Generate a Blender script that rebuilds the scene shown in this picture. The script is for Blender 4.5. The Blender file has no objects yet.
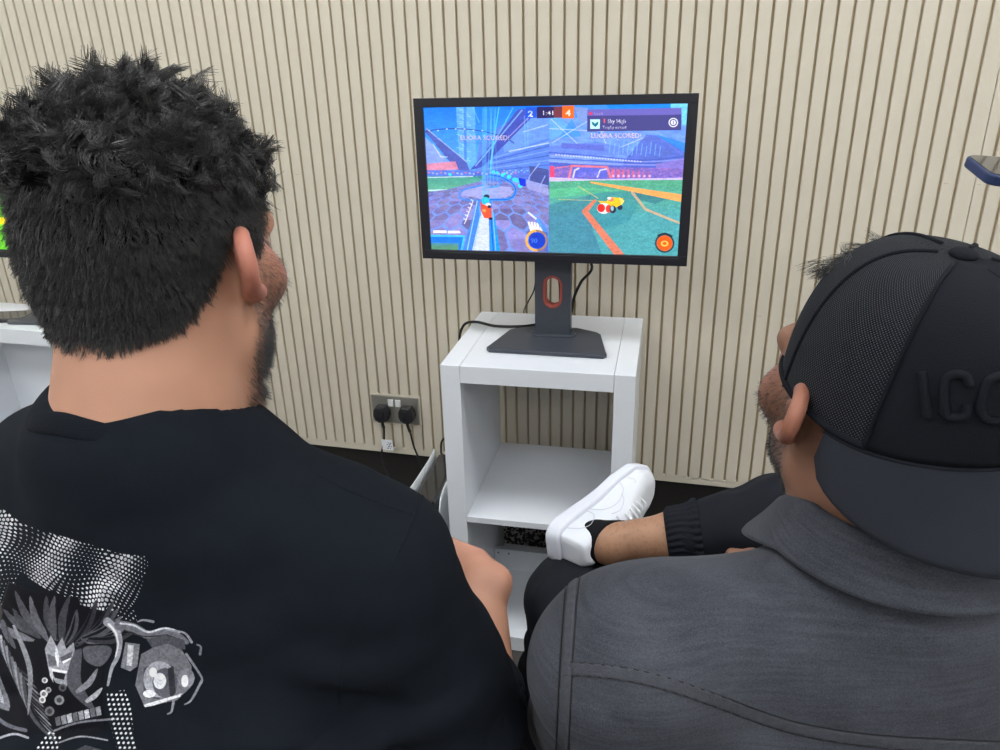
import bpy, bmesh, math, random
import numpy as np
from mathutils import Vector, Matrix, Euler
from mathutils.bvhtree import BVHTree
from math import sin, cos, pi, radians, sqrt, atan2, degrees
random.seed(5); rng = np.random.default_rng(5)
SC = bpy.context.scene
COL = SC.collection
vs = SC.view_settings
vs.view_transform = 'Standard'; vs.look = 'None'; vs.gamma = 1; vs.use_curve_mapping = False
vs.exposure = 0.0

# ---------------------------------------------------------------- camera
FOC = 740.1
CAM = np.array([0.0, -1.8372, 1.3624])
def rot(yaw, pitch, roll):
    cy, sy = cos(yaw), sin(yaw); Rz = np.array([[cy, -sy, 0], [sy, cy, 0], [0, 0, 1]])
    cp, sp = cos(pitch), sin(pitch); Rx = np.array([[1, 0, 0], [0, cp, -sp], [0, sp, cp]])
    cr, sr = cos(roll), sin(roll); Ry = np.array([[cr, 0, sr], [0, 1, 0], [-sr, 0, cr]])
    return Rz @ Rx @ Ry
RC = rot(0.2601, -0.3930, 0.0275)           # columns: right, forward, up
cd = bpy.data.cameras.new('camera'); cam = bpy.data.objects.new('camera', cd); COL.objects.link(cam)
cd.sensor_width = 36; cd.lens = FOC * 36 / 1000; cd.clip_start = 0.02
M = Matrix.Identity(4)
for i in range(3):
    M[i][0] = RC[i, 0]; M[i][1] = RC[i, 2]; M[i][2] = -RC[i, 1]; M[i][3] = CAM[i]
cam.matrix_world = M
SC.camera = cam
def ray(x, y):
    return RC @ np.array([(x - 500) / FOC, 1.0, (375 - y) / FOC])
def at(x, y, D):
    return CAM + D * ray(x, y)

# ---------------------------------------------------------------- materials
MATS = {}
def mat(name, col, rough=0.6, metal=0.0, spec=0.5, bump=0.0, bscale=200.0, var=0.0, vscale=8.0, sheen=0.0, coat=0.0, vec='Object', stretch=None, sss=0.0):
    if name in MATS: return MATS[name]
    m = bpy.data.materials.new(name); m.use_nodes = True; MATS[name] = m
    nt = m.node_tree; b = nt.nodes['Principled BSDF']
    b.inputs['Base Color'].default_value = (*col, 1); b.inputs['Roughness'].default_value = rough
    b.inputs['Metallic'].default_value = metal; b.inputs['Specular IOR Level'].default_value = spec
    if sheen: b.inputs['Sheen Weight'].default_value = sheen; b.inputs['Sheen Roughness'].default_value = 0.4
    if coat: b.inputs['Coat Weight'].default_value = coat; b.inputs['Coat Roughness'].default_value = 0.05
    if sss:
        b.inputs['Subsurface Weight'].default_value = sss; b.inputs['Subsurface Radius'].default_value = (0.01, 0.004, 0.002)
        b.inputs['Subsurface Scale'].default_value = 0.5
    tc = nt.nodes.new('ShaderNodeTexCoord'); mp = nt.nodes.new('ShaderNodeMapping')
    nt.links.new(tc.outputs[vec], mp.inputs[0])
    if stretch: mp.inputs['Scale'].default_value = stretch
    if var:
        n = nt.nodes.new('ShaderNodeTexNoise'); n.inputs['Scale'].default_value = vscale; n.inputs['Detail'].default_value = 6
        nt.links.new(mp.outputs[0], n.inputs['Vector'])
        mx = nt.nodes.new('ShaderNodeMix'); mx.data_type = 'RGBA'
        mx.inputs[6].default_value = (*[c * (1 - var) for c in col], 1); mx.inputs[7].default_value = (*[min(1, c * (1 + var)) for c in col], 1)
        nt.links.new(n.outputs['Fac'], mx.inputs[0]); nt.links.new(mx.outputs[2], b.inputs['Base Color'])
    if bump:
        n2 = nt.nodes.new('ShaderNodeTexNoise'); n2.inputs['Scale'].default_value = bscale; n2.inputs['Detail'].default_value = 4
        nt.links.new(mp.outputs[0], n2.inputs['Vector'])
        bp = nt.nodes.new('ShaderNodeBump'); bp.inputs['Strength'].default_value = bump; bp.inputs['Distance'].default_value = 0.002
        nt.links.new(n2.outputs['Fac'], bp.inputs['Height']); nt.links.new(bp.outputs[0], b.inputs['Normal'])
    return m

def vcol_mat(name, rough=0.7, emit=0.0, spec=0.4, bump=0.0, bscale=400, sss=0.0):
    m = bpy.data.materials.new(name); m.use_nodes = True; nt = m.node_tree; b = nt.nodes['Principled BSDF']
    a = nt.nodes.new('ShaderNodeAttribute'); a.attribute_name = 'Col'
    b.inputs['Roughness'].default_value = rough; b.inputs['Specular IOR Level'].default_value = spec
    if emit:
        b.inputs['Base Color'].default_value = (0.01, 0.01, 0.01, 1)
        nt.links.new(a.outputs['Color'], b.inputs['Emission Color']); b.inputs['Emission Strength'].default_value = emit
    else:
        nt.links.new(a.outputs['Color'], b.inputs['Base Color'])
    if sss:
        b.inputs['Subsurface Weight'].default_value = sss; b.inputs['Subsurface Radius'].default_value = (0.012, 0.005, 0.003)
        b.inputs['Subsurface Scale'].default_value = 0.4
    if bump:
        tc = nt.nodes.new('ShaderNodeTexCoord'); n2 = nt.nodes.new('ShaderNodeTexNoise'); n2.inputs['Scale'].default_value = bscale
        n2.inputs['Detail'].default_value = 5
        nt.links.new(tc.outputs['Object'], n2.inputs['Vector'])
        bp = nt.nodes.new('ShaderNodeBump'); bp.inputs['Strength'].default_value = bump; bp.inputs['Distance'].default_value = 0.001
        nt.links.new(n2.outputs['Fac'], bp.inputs['Height']); nt.links.new(bp.outputs[0], b.inputs['Normal'])
    return m

# ---------------------------------------------------------------- object helpers
def link(name, me, m=None, parent=None, smooth=False, mw=None):
    o = bpy.data.objects.new(name, me); COL.objects.link(o)
    if m is not None and not me.materials: me.materials.append(m)
    if smooth:
        me.polygons.foreach_set('use_smooth', [True] * len(me.polygons))
    if parent is not None: o.parent = parent
    if mw is not None: o.matrix_local = mw
    return o
def obj(name, bm, m, parent=None, smooth=False):
    me = bpy.data.meshes.new(name); bm.to_mesh(me); bm.free()
    return link(name, me, m, parent, smooth)
def mesh_np(name, V, F, m, parent=None, smooth=True):
    """V (n,3), F (m,k) with k 3 or 4 -> object"""
    me = bpy.data.meshes.new(name); V = np.asarray(V, np.float32); F = np.asarray(F, np.int32); k = F.shape[1]
    me.vertices.add(len(V)); me.vertices.foreach_set('co', V.ravel())
    me.loops.add(F.size); me.loops.foreach_set('vertex_index', F.ravel())
    me.polygons.add(len(F)); me.polygons.foreach_set('loop_start', np.arange(0, F.size, k, dtype=np.int32))
    me.polygons.foreach_set('loop_total', np.full(len(F), k, np.int32))
    me.polygons.foreach_set('use_smooth', np.full(len(F), smooth))
    me.update(calc_edges=True); me.validate()
    return link(name, me, m, parent)
def vcols(o, C):
    ca = o.data.color_attributes.new('Col', 'FLOAT_COLOR', 'POINT')
    A = np.ones((len(C), 4), np.float32); A[:, :3] = C; ca.data.foreach_set('color', A.ravel())
def empty(name, loc=(0, 0, 0), rz=0.0, parent=None):
    o = bpy.data.objects.new(name, None); COL.objects.link(o); o.location = loc; o.rotation_euler = (0, 0, rz); o.empty_display_size = 0.05
    if parent: o.parent = parent
    return o
def tag(o, label, cat, group=None, kind=None):
    o['label'] = label; o['category'] = cat
    if group: o['group'] = group
    if kind: o['kind'] = kind
    return o
def struct(o): o['kind'] = 'structure'; return o
def box(bm, x0, x1, y0, y1, z0, z1, bev=0.0, mw=None, seg=2):
    r = bmesh.ops.create_cube(bm, size=1)
    vsx = r['verts']
    for v in vsx:
        v.co = Vector((x0 + (v.co.x + .5) * (x1 - x0), y0 + (v.co.y + .5) * (y1 - y0), z0 + (v.co.z + .5) * (z1 - z0)))
    if bev:
        es = list({e for v in vsx for e in v.link_edges})
        r2 = bmesh.ops.bevel(bm, geom=es, offset=bev, segments=seg, affect='EDGES', profile=.5)
        vsx = list({v for f in r2['faces'] for v in f.verts} | {v for v in vsx if v.is_valid})
    if mw is not None: bmesh.ops.transform(bm, matrix=mw, verts=[v for v in vsx if v.is_valid])
def nbox(name, dims, m, parent=None, bev=0.0):
    bm = bmesh.new(); box(bm, *dims, bev=bev); return obj(name, bm, m, parent)
def prism(bm, pts, z0, z1, bev=0.0, mw=None, seg=2):
    vb = [bm.verts.new((p[0], p[1], z0)) for p in pts]; f = bm.faces.new(vb)
    r = bmesh.ops.extrude_face_region(bm, geom=[f]); vt = [g for g in r['geom'] if isinstance(g, bmesh.types.BMVert)]
    for v in vt: v.co.z = z1
    al = vb + vt
    bmesh.ops.recalc_face_normals(bm, faces=list({f for v in al for f in v.link_faces}))
    if bev:
        es = [e for e in {e for v in al for e in v.link_edges} if abs(e.verts[0].co.z - e.verts[1].co.z) < 1e-9]
        r2 = bmesh.ops.bevel(bm, geom=es, offset=bev, segments=seg, affect='EDGES', profile=.5)
        al = list({v for f in r2['faces'] for v in f.verts} | {v for v in al if v.is_valid})
    if mw is not None: bmesh.ops.transform(bm, matrix=mw, verts=[v for v in al if v.is_valid])
def catmull(P, n=8, closed=False):
    P = [np.array(p, float) for p in P]; out = []
    N = len(P); rng_ = range(N if closed else N - 1)
    g = (lambda i: P[i % N]) if closed else (lambda i: P[min(max(i, 0), N - 1)])
    for i in rng_:
        a, b, c, d = g(i - 1), g(i), g(i + 1), g(i + 2)
        for t in np.arange(n) / n:
            out.append(.5 * ((2 * b) + (-a + c) * t + (2 * a - 5 * b + 4 * c - d) * t * t + (-a + 3 * b - 3 * c + d) * t ** 3))
    if not closed: out.append(P[-1])
    return np.array(out)
def tube_vf(path, rad, seg=10, closed=False):
    path = np.asarray(path, float); n = len(path); rad = np.full(n, rad) if np.isscalar(rad) else np.asarray(rad)
    if closed: T = np.roll(path, -1, 0) - np.roll(path, 1, 0)
    else: T = np.gradient(path, axis=0)
    T /= np.linalg.norm(T, axis=1)[:, None] + 1e-12
    up = np.array([0, 0, 1.0]) if abs(T[0][2]) < .9 else np.array([1.0, 0, 0])
    N = np.cross(T[0], up); N /= np.linalg.norm(N); V = []
    for i in range(n):
        N = N - T[i] * N.dot(T[i]); N /= np.linalg.norm(N) + 1e-12; Bn = np.cross(T[i], N)
        for k in range(seg):
            a = 2 * pi * k / seg; V.append(path[i] + rad[i] * (cos(a) * N + sin(a) * Bn))
    F = []
    for i in range(n if closed else n - 1):
        j = (i + 1) % n
        for k in range(seg):
            l = (k + 1) % seg; F.append((i * seg + k, i * seg + l, j * seg + l, j * seg + k))
    if not closed:
        V.append(path[0]); V.append(path[-1]); c0, c1 = len(V) - 2, len(V) - 1
        for k in range(seg):
            l = (k + 1) % seg; F.append((c0, l, k, k)); F.append((c1, (n - 1) * seg + k, (n - 1) * seg + l, (n - 1) * seg + l))
    return V, F
def bm_tube(bm, path, rad, seg=10, closed=False):
    V, F = tube_vf(path, rad, seg, closed); vv = [bm.verts.new(v) for v in V]
    for f in F:
        ids = list(dict.fromkeys(f))
        try: bm.faces.new([vv[i] for i in ids])
        except ValueError: pass
def tube(name, pts, rad, m, parent=None, seg=10, n=8, closed=False):
    bm = bmesh.new(); bm_tube(bm, catmull(pts, n, closed), rad, seg, closed); return obj(name, bm, m, parent, True)
def rrect(cx, cy, w, h, r, n=5):
    pts = []
    for qx, qy, a0 in ((1, 1, 0), (-1, 1, 90), (-1, -1, 180), (1, -1, 270)):
        for k in range(n + 1):
            a = radians(a0 + 90 * k / n); pts.append((cx + qx * (w / 2 - r) + r * cos(a), cy + qy * (h / 2 - r) + r * sin(a)))
    return pts

# ---------------------------------------------------------------- materials used
m_slat = mat('cream_paint', (0.62, 0.56, 0.455), 0.55, bump=0.25, bscale=260, var=0.025, vscale=3)
m_groove = mat('shaded_slat_backing', (0.42, 0.33, 0.20), 0.8)  # unpainted-board tan, with the shadow of the grooves put into the colour
m_white = mat('white_laminate', (0.73, 0.75, 0.79), 0.32, var=0.01, vscale=4)
m_plaster = mat('plaster_wall', (0.66, 0.64, 0.60), 0.8, bump=.1)
m_ceil = mat('ceiling_paint', (0.8, 0.8, 0.78), 0.9)
m_black = mat('black_plastic', (0.012, 0.012, 0.015), 0.42)
m_bezel = mat('monitor_plastic', (0.010, 0.010, 0.016), 0.38)
m_stand = mat('charcoal_coating', (0.042, 0.048, 0.062), 0.42, bump=0.1, bscale=900)
m_red = mat('red_ring', (0.30, 0.055, 0.04), 0.45)
m_chrome = mat('brushed_nickel', (0.42, 0.40, 0.36), 0.42, metal=.8)
m_cable = mat('cable_rubber', (0.008, 0.008, 0.009), 0.5)
m_dark = mat('dark_plinth', (0.012, 0.010, 0.009), 0.8)
m_gloss = mat('glossy_black', (0.015, 0.015, 0.018), 0.08, coat=.5)
m_shell = mat('console_white', (0.74, 0.77, 0.80), 0.4)

def carpet_mat():
    m = bpy.data.materials.new('speckled_carpet'); m.use_nodes = True; nt = m.node_tree; b = nt.nodes['Principled BSDF']
    tc = nt.nodes.new('ShaderNodeTexCoord'); n = nt.nodes.new('ShaderNodeTexNoise'); n.inputs['Scale'].default_value = 130; n.inputs['Detail'].default_value = 3
    r = nt.nodes.new('ShaderNodeValToRGB'); r.color_ramp.elements[0].position = .5; r.color_ramp.elements[0].color = (0.012, 0.011, 0.012, 1)
    r.color_ramp.elements[1].position = .60; r.color_ramp.elements[1].color = (0.34, 0.31, 0.30, 1)
    nt.links.new(tc.outputs['Object'], n.inputs['Vector']); nt.links.new(n.outputs['Fac'], r.inputs[0]); nt.links.new(r.outputs[0], b.inputs['Base Color'])
    b.inputs['Roughness'].default_value = 0.95
    bp = nt.nodes.new('ShaderNodeBump'); bp.inputs['Strength'].default_value = .6; bp.inputs['Distance'].default_value = .004
    nt.links.new(n.outputs['Fac'], bp.inputs['Height']); nt.links.new(bp.outputs[0], b.inputs['Normal'])
    return m
m_carpet = carpet_mat()
m_floor = mat('dark_carpet', (0.05, 0.046, 0.042), 0.95, bump=.5, bscale=300, var=.3, vscale=200)

# ---------------------------------------------------------------- room
RX0, RX1, RY0, RZ = -3.6, 3.0, -4.8, 2.75
struct(nbox('floor', (RX0 - .1, RX1 + .1, RY0 - .1, .14, -.1, 0), m_floor))
struct(nbox('ceiling', (RX0 - .1, RX1 + .1, RY0 - .1, .14, RZ, RZ + .1), m_ceil))
struct(nbox('wall_left', (RX0 - .1, RX0, RY0, .14, 0, RZ), m_plaster))
struct(nbox('wall_right', (RX1, RX1 + .1, RY0, .14, 0, RZ), m_plaster))
struct(nbox('wall_front', (RX0, RX1, RY0 - .1, RY0, 0, RZ), m_plaster))
GP, GX0 = 0.032, -1.8509
SEAM = 0.5845
def wall_back():
    bm = bmesh.new()
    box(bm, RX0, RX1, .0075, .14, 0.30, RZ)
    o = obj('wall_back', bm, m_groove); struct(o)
    bm = bmesh.new(); gw = 0.0056; zt = .311
    def slat(xa, xb):
        # cross-section with a small bevel towards the groove, extruded upward
        c = .0012; prof = [(xa, .0085), (xa, c), (xa + c, 0), (xb - c, 0), (xb, c), (xb, .0085)]
        lo = [bm.verts.new((x, y, zt - .003)) for x, y in prof]; hi = [bm.verts.new((x, y, RZ)) for x, y in prof]
        for i in range(len(prof) - 1): bm.faces.new((lo[i], lo[i + 1], hi[i + 1], hi[i]))
    k = int((RX0 - GX0) / GP); xs = [GX0 + i * GP for i in range(k, 76)]
    for a, b in zip(xs[:-1], xs[1:]): slat(a + gw / 2, b - gw / 2)
    slat(xs[-1] + gw / 2, SEAM - .0006)
    slat(SEAM + .0006, SEAM + .022)
    x = SEAM + .028
    while x + GP < RX1: slat(x - gw / 2 + gw * .5, x + GP - gw - .0) ; x += GP
    # uncut lower edge of the boards
    prof = [(.0085, .291), (.0012, .291), (0, .2922), (0, .3098), (.0012, .311), (.0085, .311)]
    for xa, xb in ((RX0, SEAM - .0006), (SEAM + .0006, RX1)):
        a = [bm.verts.new((xa, y, z)) for y, z in prof]; b = [bm.verts.new((xb, y, z)) for y, z in prof]
        for i in range(len(prof) - 1): bm.faces.new((a[i], b[i], b[i + 1], a[i + 1]))
        bm.faces.new(b); bm.faces.new(a[::-1])
    bmesh.ops.recalc_face_normals(bm, faces=bm.faces)
    s = obj('slat_board', bm, m_slat, o)
    # fine nicks where the boards were joined
    nk = bmesh.new()
    for px, py, w in ((759, 316, .012), (946, 183.4, .009), (979, 184.4, .008), (297, 174.5, .01), (806, 330, .006)):
        d = ray(px, py); t = -CAM[1] / d[1]; q = CAM + t * d
        box(nk, q[0] - w / 2, q[0] + w / 2, -.0003, .0005, q[2] - .0006, q[2] + .0006)
    obj('filler_mark', nk, mat('filler', (.42, .38, .30), .8), o)
wall_back()
struct(nbox('trim_1', (RX0, RX1, .03, .14, 0, .30), m_dark))
struct(nbox('baseboard_back', (RX0, RX1, .018, .03, 0, .082), m_carpet))

# ceiling lights
def ceiling_light(x, y, i):
    t = empty('ceiling_light', (x, y, RZ))
    fm = bmesh.new()
    for a in ((-.31, .31, -.31, -.295), (-.31, .31, .295, .31), (-.31, -.295, -.295, .295), (.295, .31, -.295, .295)): box(fm, *a, -.02, 0)
    obj('frame', fm, mat('light_frame', (.8, .8, .8), .5), t)
    em = bpy.data.materials.get('led_panel')
    if not em:
        em = bpy.data.materials.new('led_panel'); em.use_nodes = True; b = em.node_tree.nodes['Principled BSDF']
        b.inputs['Emission Color'].default_value = (.93, .97, 1.0, 1); b.inputs['Emission Strength'].default_value = LIGHT
    nbox('diffuser', (-.295, .295, -.295, .295, -.012, -.004), em, t)
    return t
LIGHT = 16.0
SCREEN = 1.3
words = {0: 'nearest the left wall', 1: 'left of centre', 2: 'right of centre', 3: 'nearest the right wall'}
rows = {-0.95: 'row closest to the slatted wall', -2.5: 'middle row behind the seated men', -4.0: 'row furthest from the slatted wall'}
for yy, rt in rows.items():
    for i, xx in enumerate((-2.7, -1.0, .7, 2.2)):
        l = ceiling_light(xx, yy, i)
        tag(l, 'square white LED ceiling panel, %s, %s' % (rt, words[i]), 'ceiling light', 'LED panels in the ceiling')
# ---------------------------------------------------------------- white open shelf units
def shelf_unit(ox, oy, rz, W, D, H, th, shz, label, back=False, rail=True):
    t = empty('shelf_unit', (ox, oy, 0), rz); b = .0008
    nbox('side_panel', (0, th, 0, D, 0, H), m_white, t, b)
    nbox('side_panel', (W - th, W, 0, D, 0, H), m_white, t, b)
    nbox('top_panel', (th + .0008, W - th - .0008, 0, D, H - .040, H), m_white, t, b)
    nbox('bottom_panel', (th + .0008, W - th - .0008, 0, D, 0.002, .044), m_white, t, b)
    nbox('shelf_board', (th + .0006, W - th - .0006, .001, D - .004, shz - .016, shz), m_white, t, b)
    if rail:
        r = nbox('rear_rail', (th + .0006, W - th - .0006, .262, .278, .0445, .112), m_white, t, b)
        for x in (.055, .085): bm = bmesh.new(); bmesh.ops.create_cone(bm, cap_ends=True, segments=12, radius1=.0022, radius2=.0022, depth=.002, matrix=Matrix.Translation((x, .2615, .100)) @ Matrix.Rotation(pi / 2, 4, 'X')); obj('screw_hole', bm, m_black, r)
    if back: nbox('back_panel', (th + .0006, W - th - .0006, D - .012, D - .004, .0445, H - .0405), m_white, t)
    tag(t, label, 'shelf unit', 'white open shelf units')
    return t
KX, KY, KR = -0.5104, -0.4256, 0.0354
shelf_unit(KX, KY, KR, .42, .385, .77, .0436, .3874, 'white two-tier open shelf unit carrying the monitor with the split-screen car game')
shelf_unit(-2.0, -.395, 0, .62, .200, .77, .037, .3874, 'white shelf unit at the left edge behind the curly-haired man, phone on top', back=True, rail=False)
# ---------------------------------------------------------------- small software painter (albedo / screen pictures, built from shapes)
def s2l(c):
    c = np.clip(np.asarray(c, float), 0, 1); return np.where(c <= .04045, c / 12.92, ((c + .055) / 1.055) ** 2.4)
def homog(src, dst):
    A = []; b = []
    for (x, y), (u, v) in zip(src, dst):
        A += [[x, y, 1, 0, 0, 0, -u * x, -u * y], [0, 0, 0, x, y, 1, -v * x, -v * y]]; b += [u, v]
    h = np.linalg.solve(np.array(A, float), np.array(b, float)); return np.append(h, 1).reshape(3, 3)
def noise2(X, Y, seed=0, oct=4):
    out = 0; amp = 1; tot = 0
    for o in range(oct):
        xi = np.floor(X).astype(int); yi = np.floor(Y).astype(int); fx = X - xi; fy = Y - yi
        fx = fx * fx * (3 - 2 * fx); fy = fy * fy * (3 - 2 * fy)
        def h(a, b):
            n = (a * 374761393 + b * 668265263 + (seed + o) * 974711) & 0x7fffffff; n = ((n ^ (n >> 13)) * 1274126177) & 0x7fffffff
            return (n & 0xffff) / 65535.
        v = (h(xi, yi) * (1 - fx) + h(xi + 1, yi) * fx) * (1 - fy) + (h(xi, yi + 1) * (1 - fx) + h(xi + 1, yi + 1) * fx) * fy
        out = out + amp * v; tot += amp; amp *= .5; X = X * 2.03; Y = Y * 2.03
    return out / tot
class Canvas:
    def __init__(s, W, H, src):
        s.W, s.H = W, H; s.Hm = homog(src, [(0, 0), (W, 0), (W, H), (0, H)]); s.inv = np.linalg.inv(s.Hm)
        s.a = np.zeros((H, W, 4)); yy, xx = np.mgrid[0:H, 0:W] + .5; s.xx, s.yy = xx, yy
        q = s.inv @ np.stack([xx.ravel(), yy.ravel(), np.ones(W * H)]); s.X = (q[0] / q[2]).reshape(H, W); s.Y = (q[1] / q[2]).reshape(H, W)
    def m(s, pts):
        q = s.Hm @ np.c_[np.asarray(pts, float)[:, :2], np.ones(len(pts))].T; return (q[:2] / q[2]).T
    def put(s, mask, col, al=1.0, blk=None):
        v = s.a if blk is None else s.a[blk]
        k = (mask * al)[..., None]; c = np.asarray(col, float)
        if c.max() > 1.5: c = c / 255.
        v[..., :3] = v[..., :3] * (1 - k) + c * k; v[..., 3:] = np.maximum(v[..., 3:], k)
    def poly(s, pts, col, al=1.0):
        p = s.m(pts); x0, y0 = np.floor(p.min(0)).astype(int) - 1; x1, y1 = np.ceil(p.max(0)).astype(int) + 1
        x0, y0 = max(x0, 0), max(y0, 0); x1, y1 = min(x1, s.W), min(y1, s.H)
        if x1 <= x0 or y1 <= y0: return
        acc = 0
        for ox, oy in ((.25, .25), (-.25, .25), (.25, -.25), (-.25, -.25)):
            X = s.xx[y0:y1, x0:x1] + ox; Y = s.yy[y0:y1, x0:x1] + oy; ins = np.zeros(X.shape, bool)
            for (ax, ay), (bx, by) in zip(p, np.roll(p, -1, 0)):
                if ay == by: continue
                c = ((ay > Y) != (by > Y)) & (X < (bx - ax) * (Y - ay) / (by - ay) + ax); ins ^= c
            acc = acc + ins
        s.put(acc / 4., col, al, (slice(y0, y1), slice(x0, x1)))
    def line(s, pts, w, col, al=1.0, smooth=False, w2=None):
        if smooth: pts = catmull(pts, 8)
        pts = np.asarray(pts, float)[:, :2]; n = len(pts)
        ws = np.linspace(w, w if w2 is None else w2, n)
        d = np.inf * np.ones(s.X.shape); x0, y0 = pts.min(0) - w - 3; x1, y1 = pts.max(0) + w + 3
        q = s.m([(x0, y0), (x1, y0), (x1, y1), (x0, y1)]); a0, b0 = np.maximum(np.floor(q.min(0)).astype(int), 0); a1, b1 = np.ceil(q.max(0)).astype(int) + 1
        if a1 <= a0 or b1 <= b0: return
        blk = (slice(b0, b1), slice(a0, a1)); X = s.X[blk]; Y = s.Y[blk]
        if X.size == 0: return
        best = np.full(X.shape, 1e9); px = abs(s.inv[0, 0]) + .3
        for i in range(n - 1):
            a, b = pts[i], pts[i + 1]; L = ((b - a) ** 2).sum() + 1e-9
            t = np.clip(((X - a[0]) * (b[0] - a[0]) + (Y - a[1]) * (b[1] - a[1])) / L, 0, 1)
            dd = np.hypot(X - a[0] - t * (b[0] - a[0]), Y - a[1] - t * (b[1] - a[1])) - (ws[i] + (ws[i + 1] - ws[i]) * t) / 2
            best = np.minimum(best, dd)
        s.put(np.clip(.5 - best / px, 0, 1), col, al, blk)
    def ell(s, cx, cy, rx, ry, col, al=1.0, ring=0):
        r = np.hypot((s.X - cx) / rx, (s.Y - cy) / ry); d = (r - 1) * min(rx, ry)
        if ring: d = np.abs(d) - ring / 2
        s.put(np.clip(.5 - d / 1.2, 0, 1), col, al)
    def grad(s, pts, c0, c1, y0, y1, al=1.0):
        sv = s.a.copy(); s.poly(pts, (1, 1, 1), al); k = np.zeros(s.X.shape)
        tmp = s.a; s.a = sv; diff = Canvas.cov(s, pts)
        t = np.clip((s.Y - y0) / (y1 - y0), 0, 1)[..., None]; c0 = np.array(c0) / 255.; c1 = np.array(c1) / 255.
        col = c0 * (1 - t) + c1 * t; k = (diff * al)[..., None]
        s.a[..., :3] = s.a[..., :3] * (1 - k) + col * k; s.a[..., 3:] = np.maximum(s.a[..., 3:], k)
    def cov(s, pts):
        keep = s.a; s.a = np.zeros_like(keep); s.poly(pts, (1, 1, 1)); c = s.a[..., 3].copy(); s.a = keep; return c
    def text(s, body, x, y, h, col, al=1.0, xs=1.0, bold=0.0):
        cu = bpy.data.curves.new('t', 'FONT'); cu.body = body; cu.size = 1; cu.resolution_u = 3; cu.offset = bold
        o = bpy.data.objects.new('t', cu); COL.objects.link(o); dg = bpy.context.evaluated_depsgraph_get()
        me = bpy.data.meshes.new_from_object(o.evaluated_get(dg)); me.calc_loop_triangles()
        P = [v.co[:2] for v in me.vertices]; w = max(p[0] for p in P)
        cov = np.zeros(s.X.shape); keep = s.a; s.a = np.zeros_like(keep)
        for t in me.loop_triangles:
            s.poly([(x + P[i][0] * h * 1.4 * xs, y - P[i][1] * h * 1.4) for i in t.vertices], (1, 1, 1))
        cov = s.a[..., 3].copy(); s.a = keep; s.put(np.clip(cov, 0, 1), col, al)
        bpy.data.objects.remove(o); bpy.data.curves.remove(cu); bpy.data.meshes.remove(me)

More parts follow.
